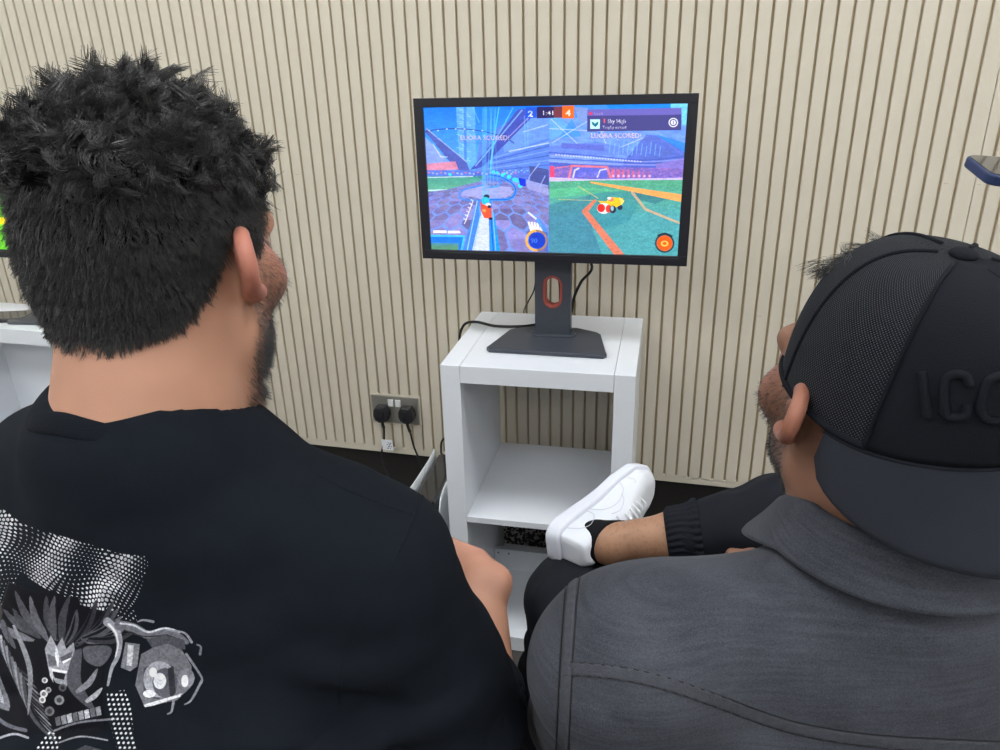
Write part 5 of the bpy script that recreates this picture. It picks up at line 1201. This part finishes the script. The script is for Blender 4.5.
# controller in his hands -------------------------------------------------
def controller(Mx, label, m_c, m_d):
    t = bpy.data.objects.new('game_controller', None); COL.objects.link(t); t.matrix_world = Matrix([list(r) for r in Mx]); t.empty_display_size = .04
    f = sunion([cone((-.045, 0, 0), (.045, 0, 0), .020, .020, ((0, 0, 1), 1.0)), cone((-.052, 0, 0), (-.066, -.052, -.014), .021, .013), cone((.052, 0, 0), (.066, -.052, -.014), .021, .013), ellip((0, .008, 0), (.06, .028, .019))], .012)
    V, F = nets(f, (-.10, -.09, -.05), (.10, .06, .05), .003 * QH); mesh_np('shell', V, orient_out(V, F), m_c, t)
    for s in (-1, 1):
        bm = bmesh.new(); bmesh.ops.create_cone(bm, cap_ends=True, segments=20, radius1=.007, radius2=.009, depth=.012, matrix=Matrix.Translation((s * .026, -.014, .024))); obj('thumbstick', bm, m_d, t, True)
    bm = bmesh.new(); prism(bm, rrect(0, .012, .044, .024, .004), .0165, .0205, .001); obj('touchpad', bm, m_c, t)
    for i, (x, y) in enumerate(((.052, .018), (.064, .008), (.052, -.002), (.040, .008))):
        bm = bmesh.new(); bmesh.ops.create_cone(bm, cap_ends=True, segments=14, radius1=.004, radius2=.004, depth=.006, matrix=Matrix.Translation((x, y, .0195))); obj('button', bm, m_d, t, True)
    bm = bmesh.new(); box(bm, -.060, -.044, .005, .010, .017, .0225, .001); box(bm, -.0545, -.0495, -.001, .016, .017, .0224, .001); obj('direction_pad', bm, m_d, t)
    tag(t, label, 'controller', 'game controllers held by the players'); return t
controller(BML @ mat4((.095, .285, -.545), 0, radians(8)), 'white game controller held by the curly-haired man on the left', m_shell, m_black)

# stool ---------------------------------------------------------------
def stool(x, y, h, label):
    t = empty('stool', (x, y, 0)); bm = bmesh.new(); prism(bm, [(.17 * cos(2 * pi * k / 40), .17 * sin(2 * pi * k / 40)) for k in range(40)], h - .05, h, .012, None, 3); obj('seat', bm, m_black, t, True)
    for k in range(4):
        a = pi / 4 + k * pi / 2; bm = bmesh.new(); bm_tube(bm, [(.11 * cos(a), .11 * sin(a), h - .05), (.19 * cos(a), .19 * sin(a), 0.0)], .012, 10); obj('leg', bm, m_chrome, t, True)
    bm = bmesh.new(); bm_tube(bm, [(.165 * cos(2 * pi * k / 24), .165 * sin(2 * pi * k / 24), .18) for k in range(24)], .007, 8, True); obj('foot_ring', bm, m_chrome, t, True)
    tag(t, label, 'stool', 'stools under the players')
stool(HL[0], HL[1] - .02, HL[2] - .815, 'round black stool under the curly-haired man on the left')
# ================================================================ the man in the cap on the right
HR = at(878, 402, .63); YR = radians(28)
HMR = mat4(HR, radians(28), radians(-8)); BMR = mat4(HR, YR)
man = empty('person', (HR[0], HR[1], 0)); ORG_R = Vector((HR[0], HR[1], 0))
def wl(x, y, z): return inv_pts(BMR, np.array([[x, y, z]]))[0]
hs2 = head_sdf(wide=.99)
neckR = sunion([cone((0, -.014, -.03), (0, -.045, -.14), .068, .074), cone((0, -.045, -.02), (0, -.07, -.12), .046, .052)], .02)
trap2 = sunion([cone((s * .02, -.070, -.150), (s * .15, -.045, -.215), .044, .042) for s in (-1, 1)], .03)
headneck2 = lambda P: smin(bounded(hs2, (0, 0, 0), .16)(P), smin(neckR(P), trap2(P), .03), .022)
sh_l, sh_r = V3(-.240, -.035, -.200), V3(.225, -.03, -.215)
el_l, wr_l = wl(*at(582, 722, .80)), wl(.080, -1.055, .712)
print('forearm', np.linalg.norm(el_l - wr_l), 'upper', np.linalg.norm(el_l - sh_l))
el_r, wr_r = V3(.29, .06, -.42), wl(.195, -.935, .695)
hipz = -.60
k_l = wl(-.145, -.865, .555); k_r = wl(.35, -.80, .745); an_l = wl(-.20, -.84, .09); an_r = wl(-.096, -.845, .660); hl_ = V3(-.09, -.02, hipz); hr_ = V3(.09, -.02, hipz)
toe_l = wl(-.26, -.70, .04)
torsoR = sunion([ellip((0, -.03, -.33), (.185, .118, .19)), ellip((0, -.065, -.26), (.175, .072, .13)), ellip((0, .0, -.50), (.160, .125, .14)), ellip((0, -.02, -.60), (.165, .125, .10)), sphere(sh_l, .056), sphere(sh_r, .056)], .05)
def limb(h, k, a, t): 
    m_ = k * .6 + a * .4; return [cone(h, k, .082, .060), cone(k, m_, .060, .055), cone(m_, a, .055, .036)] + ([cone(a, t, .036, .030)] if t is not None else [])
legsR = sunion(limb(hl_, k_l, an_l, toe_l) + [cone(hr_, k_r, .082, .060), cone(k_r, k_r * .55 + an_r * .45, .060, .054)], .02)
coreR = lambda P: smin(smin(torsoR(P), trap2(P), .03) + .003, legsR(P), .03)
fdir_w = np.array([.50, .88, .03]); fdir_w /= np.linalg.norm(fdir_w)       # where the raised foot points, in the room
fdir = BMR[:3, :3].T @ fdir_w
cd_ = (an_r - k_r) / np.linalg.norm(an_r - k_r)
sole_dir = cd_ * .92 + np.array([0, 0, .06]); yv = fdir; zv = -(sole_dir - yv * sole_dir.dot(yv)); zv /= np.linalg.norm(zv); xv = np.cross(yv, zv)
shinf = sunion([cone(k_r * .6 + an_r * .4, k_r * .25 + an_r * .75, .052, .040), cone(k_r * .25 + an_r * .75, an_r, .039, .029), sphere(an_r + zv * .004, .0305), cone(an_r - zv * .03, an_r + fdir * .08 - zv * .062, .022, .014), cone(an_r - zv * .02, an_r - fdir * .020 - zv * .045, .025, .022)], .015)
hd2 = nets(lambda P: smax(headneck2(P), half((0, 0, -1), (0, 0, -.20))(P), .004), (-.2, -.17, -.21), (.2, .16, .14), .0026 * QH)
lo = np.minimum.reduce([k_l, k_r, an_l, toe_l]) - .1; hi = np.maximum.reduce([k_l, k_r, an_l, toe_l]) + .1
pieces = [world(hd2, HMR, ORG_R), world(nets(coreR, np.minimum(lo, (-.32, -.24, -1.1)), np.maximum(hi, (.32, .3, -.12)), .008 * QH), BMR, ORG_R)]
a1_ = armf(sh_l, el_l, wr_l, -1, radians(-30), bend=(.2, .3, -.3)); a2_ = armf(sh_r, el_r, wr_r, 1, radians(40), bend=(-.6, .2, -.2))
for f, pts in ((a1_, (sh_l, el_l, wr_l)), (a2_, (sh_r, el_r, wr_r))):
    L_ = np.min(pts, 0) - .08; H_ = np.max(pts, 0) + .08; d = pts[2] - pts[1]; tip = pts[2] + d / np.linalg.norm(d) * .17; L_ = np.minimum(L_, tip - .07); H_ = np.maximum(H_, tip + .07)
    pieces.append(world(nets(f, L_, H_, .0036 * QH), BMR, ORG_R))
tip = an_r + fdir * .12; bk = k_r * .6 + an_r * .4; L_ = np.minimum.reduce([tip, bk, an_r]) - .08; H_ = np.maximum.reduce([tip, bk, an_r]) + .08
pieces.append(world(nets(shinf, L_, H_, .0040 * QH), BMR, ORG_R))
body = merged('body', pieces, m_skin, man); nh = len(pieces[0][0]); nleg = len(pieces[-1][0]); Pw = np.concatenate([p[0] for p in pieces]) + np.array(ORG_R)
def hairline_R(Q):
    x, y, z = Q.T; a = np.abs(x); line = np.interp(y, [-.12, -.075, -.05, -.030, -.012, .012, .026, .05, .085, .11], [-.050, -.048, -.030, -.008, .030, .036, .0, .040, .066, .070])
    front = np.where(y > .045, smooth01(z, .060, .070), 1); ears = smooth01(a, .078, .082) * (np.abs(z) < .038); return smooth01(z, line - .004, line + .014) * front * (1 - ears)
SK_R = (.245, .122, .080)
C = np.tile(np.array(SK_R), (len(Pw), 1)) * (1 + .12 * (n3(Pw.astype(np.float32), 40, 2)[:, None] - .5))
C[:nh] = paint_skin(inv_pts(HMR, Pw[:nh]), SK_R, (.34, .13, .085), (.028, .018, .015), (.030, .020, .016), hairline_R)
leg = Pw[-nleg:].astype(np.float32); ln = n3(leg, 700, 7); C[-nleg:] = np.array((.40, .215, .13)) * (.88 + .24 * n3(leg, 35, 8)[:, None]) * (1 - .22 * np.clip((ln - .60) * 4, 0, 1)[:, None])
hw = np.exp(-((Pw - apply(BMR, wr_l + V3(0, .03, 0))) ** 2).sum(1) / .08 ** 2)[:, None] * .9; C = C * (1 - hw) + np.array((.42, .22, .15)) * hw
vcols(body, C)
eyes(HMR, 1.0, man, .99)
for o in man.children:
    if o.name.startswith('eyeball'): o.location -= ORG_R
# short beard and hair under the cap; loose curls poke out through the strap opening over the forehead
m_hair2 = hair_mat('dark_brown_hair', (.012, .009, .008), .5)
hv2, hf2 = hd2; hfo = orient_out(hv2, hf2)
p, n = sample_surface(hv2, hfo, int(6000 / QH), lambda c: hairline_R(c) * (c[:, 2] < .05), 5)
b1 = strands(p, n, np.full(len(p), .0045), np.tile([0, .1, -1.0], (len(p), 1)), 3, .0003, .0005, .5, .2, 6, 900, 0, .25)
p, n = sample_surface(hv2, hfo, int(2600 / QH), lambda c: np.exp(-((c[:, 1] - .046) / .012) ** 2) * (c[:, 2] > .085) * (np.abs(c[:, 0] - .004) < .034), 8)
b2 = strands(p, n, np.full(len(p), .021), np.tile([-.1, -.3, .0], (len(p), 1)), 8, .0003, .0055, 1.6, .75, 9, 90, .3, .25)
merged('hair', [((V @ HMR[:3, :3].T + HMR[:3, 3] - np.array(ORG_R)), F) for V, F in (b1, b2)], m_hair2, man)
p, n = sample_surface(hv2, hfo, int(5000 / QH), beard_w, 25)
bv = strands(p, n, np.full(len(p), .0045), np.tile([0, .15, -.9], (len(p), 1)), 3, .00018, .0005, .5, .2, 22, 700, 0, .3)
merged('beard', [((bv[0] @ HMR[:3, :3].T + HMR[:3, 3] - np.array(ORG_R)), bv[1])], m_hair2, man)

# cap worn backwards ----------------------------------------------------
m_cap = mat('black_twill', (.0088, .0100, .0140), .9, bump=.5, bscale=1600, var=.15, vscale=40, spec=.14)
def mesh_fabric():
    m = bpy.data.materials.new('trucker_mesh'); m.use_nodes = True; nt = m.node_tree; b = nt.nodes['Principled BSDF']; uv = nt.nodes.new('ShaderNodeUVMap'); uv.uv_map = 'weave'
    sp = nt.nodes.new('ShaderNodeSeparateXYZ'); nt.links.new(uv.outputs[0], sp.inputs[0])
    def sn(sock, f, sh=None):
        mu = nt.nodes.new('ShaderNodeMath'); mu.operation = 'MULTIPLY'; mu.inputs[1].default_value = f; nt.links.new(sock, mu.inputs[0]); last = mu.outputs[0]
        if sh is not None:
            ad = nt.nodes.new('ShaderNodeMath'); nt.links.new(last, ad.inputs[0]); nt.links.new(sh, ad.inputs[1]); last = ad.outputs[0]
        s_ = nt.nodes.new('ShaderNodeMath'); s_.operation = 'SINE'; nt.links.new(last, s_.inputs[0]); return s_.outputs[0]
    a = sn(sp.outputs[0], 2 * pi); c = sn(sp.outputs[1], 2 * pi); mn = nt.nodes.new('ShaderNodeMath'); mn.operation = 'MULTIPLY'; nt.links.new(a, mn.inputs[0]); nt.links.new(c, mn.inputs[1])
    r = nt.nodes.new('ShaderNodeValToRGB'); r.color_ramp.elements[0].position = .35; r.color_ramp.elements[0].color = (.0065, .0072, .010, 1); r.color_ramp.elements[1].position = .80; r.color_ramp.elements[1].color = (.085, .09, .105, 1)
    nt.links.new(mn.outputs[0], r.inputs[0]); nt.links.new(r.outputs[0], b.inputs['Base Color']); b.inputs['Roughness'].default_value = .8; b.inputs['Specular IOR Level'].default_value = .15
    bp = nt.nodes.new('ShaderNodeBump'); bp.inputs['Strength'].default_value = .6; bp.inputs['Distance'].default_value = .0006; nt.links.new(mn.outputs[0], bp.inputs['Height']); nt.links.new(bp.outputs[0], b.inputs['Normal']); return m
m_net = mesh_fabric()
ZT = .148; CC0 = np.array([0, -.022, 0.0])
def rim_z(ph):   # ph = angle from the back of the head (-y), + towards -x (his left)
    c = cos(ph); return .017 + .021 * max(c, 0) ** 2 - .012 * max(-c, 0)
def crown(ph, t, o=0.0):
    back = max(cos(ph), 0); rx, ry = .0860 + o, (.1035 if back > 0 else .104 + .014 * max(-cos(ph), 0)) + o
    z0 = rim_z(ph); e = .62 - .08 * back; rr = max(1 - t ** (1 / e * 1.42), 0) ** .5 if False else cos(t * pi / 2) ** e; zz = z0 + (ZT + o * .8 - z0) * sin(t * pi / 2) ** 1.0
    return np.array([-sin(ph) * rx * rr, CC0[1] - cos(ph) * ry * rr, zz])
cap = empty('cap', (0, 0, 0), 0, man); tilt = np.eye(4)
CM = HMR @ mat4((0, -.004, -.002), 0, radians(-3)); org = np.array(ORG_R)
def capmesh(name, a0, a1, m, na, nt_=26, o=0.0, t0=0.0, t1=.9995, thick=.0016, uvs=None):
    V = []; A = np.linspace(a0, a1, na + 1); Ts = np.linspace(t0, t1, nt_ + 1)
    for oo in (o, o - thick):
        for t in Ts:
            for a in A:
                # each panel bulges slightly between its seams
                f = ((a + pi / 2) / (pi / 3)) % 1; bulge = .0016 * sin(pi * ((a / (pi / 3)) % 1)) * sin(min(1, t * 1.3) * pi) ; V.append(apply(CM, crown(a, t, oo + bulge)) - org)
    V = np.array(V); n1 = (na + 1) * (nt_ + 1); F = []
    for j in range(nt_):
        for i in range(na):
            q = (j * (na + 1) + i, j * (na + 1) + i + 1, (j + 1) * (na + 1) + i + 1, (j + 1) * (na + 1) + i); F.append(q); F.append(tuple(n1 + k for k in q[::-1]))
    for i in range(na): F.append((i + 1, i, n1 + i, n1 + i + 1)); q = nt_ * (na + 1) + i; F.append((q, q + 1, n1 + q + 1, n1 + q))
    for j in range(nt_): q = j * (na + 1); F.append((q, q + na + 1, n1 + q + na + 1, n1 + q)); q += na; F.append((q + na + 1, q, n1 + q, n1 + q + na + 1))
    o_ = mesh_np(name, V, F, m, cap)
    if uvs:
        ul = o_.data.uv_layers.new(name='weave'); vi = np.empty(len(o_.data.loops), np.int32); o_.data.loops.foreach_get('vertex_index', vi); k = vi % n1; i = k % (na + 1); j = k // (na + 1)
        uu = A[i] / (2 * pi) * uvs[0]; vv = Ts[j] * uvs[1]; ul.data.foreach_set('uv', np.stack([uu, vv + uu * .2], -1).astype(np.float32).ravel())
    return o_
FR = radians(62)
fp = capmesh('front_panel', -FR, FR, m_cap, 48); fp['label'] = 'solid black twill front panel'
mp = capmesh('mesh_panel', FR, 2 * pi - FR, m_net, 90, uvs=(220, 60)); mp['label'] = 'fine black mesh panels'
def cap_path(f, n=24): return np.array([apply(CM, f(t)) - org for t in np.linspace(0, 1, n)])
for a in (-FR, FR, radians(118), radians(180), radians(242)):
    bm = bmesh.new(); bm_tube(bm, cap_path(lambda t: crown(a, t * .96, .0006)), .0017, 6); obj('seam', bm, m_cap, cap, True)
bm = bmesh.new(); bm_tube(bm, cap_path(lambda t: crown(0, t * .96, -.0002)), .0009, 6); obj('seam', bm, m_cap, cap, True)
bm = bmesh.new(); bm_tube(bm, cap_path(lambda t: crown(FR + t * (2 * pi - 2 * FR), 0.02, .0002), 70), .0030, 8); obj('rim_binding', bm, m_cap, cap, True)
bm = bmesh.new(); bmesh.ops.create_uvsphere(bm, u_segments=28, v_segments=14, radius=.0095); bmesh.ops.scale(bm, vec=(1, 1, .5), verts=bm.verts)
bmesh.ops.transform(bm, matrix=Matrix.Translation(Vector(apply(CM, crown(0, 1.0, .0012)) - org)) @ Matrix([list(r) for r in CM[:3, :3]]).to_4x4(), verts=bm.verts); obj('top_button', bm, m_cap, cap, True)
# curved peak hanging behind his head
V = []; na, ns = 40, 16; BA = radians(80)
def brim(a, s_, up_=0.0):
    base = crown(a, .0, .0010); k = cos(a / BA * pi / 2); L = .022 + .052 * max(k, 0) ** .55; be = radians(BRIM + 14 * abs(a / BA) ** 1.5 - 6 * s_)
    out_ = np.array([-sin(a) * .55, -cos(a) - .25 * abs(sin(a)), 0]); out_ /= np.linalg.norm(out_)
    n_ = out_ * sin(be) + np.array([0, 0, cos(be)]); return base + L * s_ * (out_ * cos(be) + np.array([0, 0, -sin(be)])) + n_ * (up_ + .002 * sin(s_ * pi))
BRIM = 52
for u_ in (.0014, -.0016):
    for j in range(ns + 1):
        for i in range(na + 1): V.append(apply(CM, brim(-BA + 2 * BA * i / na, j / ns, u_ * (1 - .5 * (j == ns)))) - org)
V = np.array(V); n1 = (na + 1) * (ns + 1); F = []
for j in range(ns):
    for i in range(na): q = (j * (na + 1) + i, j * (na + 1) + i + 1, (j + 1) * (na + 1) + i + 1, (j + 1) * (na + 1) + i); F.append(q); F.append(tuple(n1 + k for k in q[::-1]))
for i in range(na): F.append((i + 1, i, n1 + i, n1 + i + 1)); q = ns * (na + 1) + i; F.append((q, q + 1, n1 + q + 1, n1 + q))
for j in range(ns): q = j * (na + 1); F.append((q, q + na + 1, n1 + q + na + 1, n1 + q)); q += na; F.append((q + na + 1, q, n1 + q, n1 + q + na + 1))
m_brim = mat('charcoal_twill', (.0185, .0205, .0270), .9, bump=.4, bscale=1500, var=.12, vscale=30, spec=.14)
o = mesh_np('brim', V, F, m_brim, cap); o['label'] = 'curved charcoal peak'
bm = bmesh.new(); bm_tube(bm, cap_path(lambda t: crown(-BA + 2 * BA * t, 0.0, .0016), 50), .0016, 6); obj('peak_seam', bm, m_cap, cap, True)
# raised letters on the front panel
dg = None
VV = np.empty(len(fp.data.vertices) * 3, np.float32); fp.data.vertices.foreach_get('co', VV); VV = VV.reshape(-1, 3) + org.astype(np.float32)
BV_C = BVHTree.FromPolygons([tuple(map(float, v)) for v in VV], [tuple(p.vertices) for p in fp.data.polygons])
def letter(nm, pts, closed=False):
    P_ = catmull([list(p) + [0] for p in pts], 5, closed)[:, :2]; H_ = [hit(BV_C, *p, .0012) for p in P_]; H_ = [h - org for h in H_ if h is not None]
    if len(H_) > 3: bm = bmesh.new(); bm_tube(bm, np.array(H_), .0031, 10, closed); obj(nm, bm, m_cap, cap, True)
letter('letter_i', [(922, 371), (924, 387), (926, 403), (928, 417)])
letter('letter_c', [(969, 386), (966, 377), (957, 374), (947, 378), (944, 390), (944, 404), (947, 415), (957, 417), (966, 413), (967, 404)])
letter('letter_o', [(1000, 376), (989, 380), (983, 392), (980, 408), (985, 418), (996, 420), (1008, 417), (1014, 403), (1014, 388), (1009, 378)], True)

# charcoal shirt ------------------------------------------------------------
def chambray():
    m = mat('charcoal_chambray', (.046, .049, .060), .85, sheen=.05, spec=.25); nt = m.node_tree; b = nt.nodes['Principled BSDF']; tc = nt.nodes.new('ShaderNodeTexCoord')
    last = None; cols = []
    for sc, st, w in ((1.0, (24, 24, 420), .28), (1.0, (900, 900, 900), .55), (12, (1, 1, 1), .5)):
        mp = nt.nodes.new('ShaderNodeMapping'); mp.inputs['Scale'].default_value = st; nt.links.new(tc.outputs['Object'], mp.inputs[0])
        n = nt.nodes.new('ShaderNodeTexNoise'); n.inputs['Scale'].default_value = sc; n.inputs['Detail'].default_value = 3; nt.links.new(mp.outputs[0], n.inputs['Vector'])
        mu = nt.nodes.new('ShaderNodeMath'); mu.operation = 'MULTIPLY'; mu.inputs[1].default_value = w; nt.links.new(n.outputs['Fac'], mu.inputs[0])
        if last: ad = nt.nodes.new('ShaderNodeMath'); nt.links.new(last, ad.inputs[0]); nt.links.new(mu.outputs[0], ad.inputs[1]); last = ad.outputs[0]
        else: last = mu.outputs[0]
    r = nt.nodes.new('ShaderNodeValToRGB'); r.color_ramp.elements[0].position = .48; r.color_ramp.elements[0].color = (.0235, .0255, .0325, 1); r.color_ramp.elements[1].position = .88; r.color_ramp.elements[1].color = (.072, .0765, .093, 1)
    nt.links.new(last, r.inputs[0]); nt.links.new(r.outputs[0], b.inputs['Base Color'])
    bp = nt.nodes.new('ShaderNodeBump'); bp.inputs['Strength'].default_value = .35; bp.inputs['Distance'].default_value = .0006; nt.links.new(last, bp.inputs['Height']); nt.links.new(bp.outputs[0], b.inputs['Normal']); return m
m_sh = chambray()
shr = sunion([ellip((0, -.032, -.34), (.205, .135, .20)), ellip((0, -.072, -.255), (.200, .084, .145)), ellip((0, .0, -.50), (.190, .150, .16)), ellip((0, -.02, -.60), (.190, .150, .12)), sphere(sh_l, .071), sphere(sh_r, .068),
              cone((-.050, -.062, -.160), (-.185, -.035, -.180), .054, .066), cone((.045, -.062, -.150), (.185, -.040, -.185), .056, .060), cone((0, -.055, -.150), (0, -.04, -.22), .078, .10)], .05)
q1, e1 = sleeve(el_l, wr_l - (wr_l - el_l) * .12, .056, .046); q1 = sunion([q1, cone(sh_l, el_l, .070, .056)], .01); q2, e2 = sleeve(el_r, wr_r - (wr_r - el_r) * .12, .056, .046); q2 = sunion([q2, cone(sh_r, el_r, .068, .056)], .01)
def shirtf(P):
    d = smin(shr(P), smin(q1(P), q2(P), .02), .035); z = P[..., 2]; k = np.clip(.3 + smooth01(-z, .2, .4), 0, 1); d = d - fold_field(P, 61) * k * .9
    d = smax(d, -smin(e1(P), e2(P), .001), .003); cavn = cone((0, -.025, -.03), (0, -.042, -.20), .074, .076)
    return smax(smax(d, -cavn(P), .004), half((0, 0, -1), (0, 0, -.67))(P), .004)
L_ = np.minimum.reduce([el_l, el_r, wr_l, wr_r, V3(-.30, -.26, -.70)]) - .08; H_ = np.maximum.reduce([el_l, el_r, wr_l, wr_r, V3(.30, .2, -.09)]) + .08
st = world(nets(shirtf, L_, H_, .0045 * QH), BMR, ORG_R); shirt = merged('shirt', [st], m_sh, man); shirt['label'] = 'charcoal chambray shirt with stitched yoke'
BV_R = bvh_of(st[0] + org, st[1])
# folded collar
ring = []
bm = bmesh.new(); rows = []
for lv, (dr, dz) in enumerate(((-.004, -.010), (-.003, .010), (.000, .0135), (.004, .013), (.009, .007), (.018, -.009), (.028, -.022), (.0295, -.0245), (.026, -.0250))):
    row = []
    for k in range(61):
        a = radians(-162 + 324 * k / 60); c, s = sin(a), -cos(a); f = max(0, s); z = -.071 - .004 * abs(c) ** 1.5 - .055 * f ** 1.4
        flare = 1 + .5 * f; p = np.array([c * .0800, -.046 + s * (.080 if s < 0 else .090), z]); d = np.array([c, s, 0]); q = p + d * dr * flare + np.array([0, 0, dz * (1 + .6 * f * (lv > 4))]); row.append(bm.verts.new(apply(BMR, q) - org))
    rows.append(row)
for a, b in zip(rows[:-1], rows[1:]):
    for i in range(60): bm.faces.new((a[i], a[i + 1], b[i + 1], b[i]))
bmesh.ops.recalc_face_normals(bm, faces=bm.faces); col_o = obj('collar', bm, m_sh, shirt, True); md = col_o.modifiers.new('t', 'SOLIDIFY'); md.thickness = .0016; md.offset = 0
bm = bmesh.new(); rw = []
for k in range(61):
    a = radians(-160 + 320 * k / 60); c, s = sin(a), -cos(a); f = max(0, s); z = -.071 - .004 * abs(c) ** 1.5 - .055 * f ** 1.4; q = np.array([c * (.0800 + .0250), -.046 + s * ((.080 if s < 0 else .090) + .0250 * (1 + .5 * f)), z - .0185 * (1 + .6 * f)]); rw.append(apply(BMR, q) - org)
bm_tube(bm, np.array(rw), .0010, 6); obj('stitching', bm, m_thread, col_o, True)
m_band = mat('seam_band_charcoal', (.038, .0405, .050), .85, bump=.5, bscale=600, var=.35, vscale=180)
yoke = [(568, 669), (600, 671), (640, 677), (680, 688), (720, 702), (760, 717), (800, 729), (850, 738), (900, 743), (960, 746), (1010, 748)]; arm = [(574, 578), (571, 600), (569, 630), (567, 660), (565, 700), (563, 745), (562, 760)]
for nm, pts in (('yoke_seam', yoke), ('armhole_seam', arm)):
    r_ = ribbon_on(BV_R, pts, .0105, .0013, nm, m_band, shirt, 12, .0004); shift(r_, org)
    for dy in (-6.5, 6.0):
        pp = [(x + (dy if nm[0] == 'a' else 0), y + (dy if nm[0] == 'y' else 0)) for x, y in pts]
        if r_: line = line_on(BV_R, pp, .0006, 'stitching', m_thread, r_, 8, .0006); shift(line, org)

# trousers, cuff, shoes -------------------------------------------------------
m_jog = mat('navy_black_nylon', (.0080, .0095, .0145), .8, bump=.2, bscale=700, spec=.2)
cuff_at = k_r * .22 + an_r * .78; cd_ = (an_r - k_r) / np.linalg.norm(an_r - k_r); mid_l = k_l * .6 + an_l * .4
m3 = k_r * .62 + an_r * .38
trr_l = sunion([cone(hl_, k_l, .094, .074), cone(k_l, mid_l, .074, .066), cone(mid_l, an_l, .066, .050), ellip((0, -.02, -.61), (.172, .135, .10))], .025)
trr = sunion([cone(hr_, k_r, .094, .084), cone(k_r, m3, .084, .078), cone(m3, cuff_at, .076, .042), ellip((0, -.02, -.61), (.172, .135, .10))], .025)
trj = lambda P: smin(smax(trr(P), half(cd_, cuff_at)(P), .004), trr_l(P), .02) - (n3(P * np.array([1, 1.3, 1.5], np.float32), 22, 71) - .5) * .010 - (np.abs(n3(P, 10, 72) - .5) - .15) * .012
lo = np.minimum.reduce([k_l, k_r, an_l, V3(-.2, -.2, -.7)]) - .11; hi = np.maximum.reduce([k_l, k_r, an_l, V3(.2, .1, -.5)]) + .11
trousers_o = merged('joggers', [world(nets(trj, lo, hi, .006 * QH), BMR, ORG_R)], m_jog, man); trousers_o['label'] = 'dark joggers, one elastic cuff pulled up the shin'
# elastic ribbed cuff on the raised leg
V = []; na = 240; u1 = np.cross(cd_, (0, 0, 1)); u1 /= np.linalg.norm(u1); u2 = np.cross(cd_, u1)
prof = [(.006, .038), (.006, .0425), (.000, .0450), (-.008, .0455), (-.016, .0460), (-.024, .0470), (-.032, .0490), (-.040, .0540), (-.046, .053)]
for s_, r_ in prof:
    for k in range(na):
        a = 2 * pi * k / na; rb = r_ + .0034 * abs(sin(a * 15 + .9 * sin(s_ * 120))) * (1 if s_ < .005 else 0); V.append(apply(BMR, cuff_at + cd_ * s_ + rb * (cos(a) * u1 + sin(a) * u2)) - org)
F = [(j * na + k, j * na + (k + 1) % na, (j + 1) * na + (k + 1) % na, (j + 1) * na + k) for j in range(len(prof) - 1) for k in range(na)]
o = mesh_np('cuff', V, F, m_jog, trousers_o); o['label'] = 'gathered elastic cuff'
# sock and shoe on the raised foot: sole faces away from the knee
SM = np.eye(4); SM[:3, 0] = xv; SM[:3, 1] = yv; SM[:3, 2] = zv; heel = an_r - zv * .079 - yv * .055; SM[:3, 3] = heel; SM[:3, :3] *= .95
m_shoe = mat('white_leather', (.78, .80, .86), .42, bump=.12, bscale=300); m_wsole = mat('white_rubber', (.74, .76, .84), .5); m_wlace = mat('white_lace', (.80, .81, .84), .7)
s = shoe_mesh(BMR @ SM, ORG_R, man, m_shoe, m_wsole, m_wlace); s['label'] = 'white leather trainer on the raised foot'
sk = lambda P: smax(shinf(P) - .0022, half(zv - fdir * .15, an_r + zv * .006)(P), .002)
L_ = an_r - .13; H_ = an_r + .16
obj_s = merged('sock', [world(nets(sk, L_, H_, .0035 * QH), BMR, ORG_R)], mat('black_sock', (.009, .009, .011), .9, bump=.5, bscale=900, spec=.15), man); obj_s['label'] = 'black ankle sock'
M_ = BMR @ mat4((an_l[0], an_l[1] - .05, -HR[2] + .003), radians(8)); s = shoe_mesh(M_, ORG_R, man, m_shoe, m_wsole, m_wlace, False); s['label'] = 'white leather trainer on the floor'
tag(man, 'person seated on the right in backwards black cap and charcoal shirt, one leg crossed', 'person')
cw = apply(BMR, (wr_l + wr_r) / 2); 
controller(BMR @ mat4(wr_l + V3(.075, .10, -.055), radians(-10), radians(10)), 'black game controller held by the man in the cap', m_black, m_gloss)
stool(HR[0] + .01, HR[1] - .03, HR[2] + hipz - .10, 'round black stool under the man in the cap')
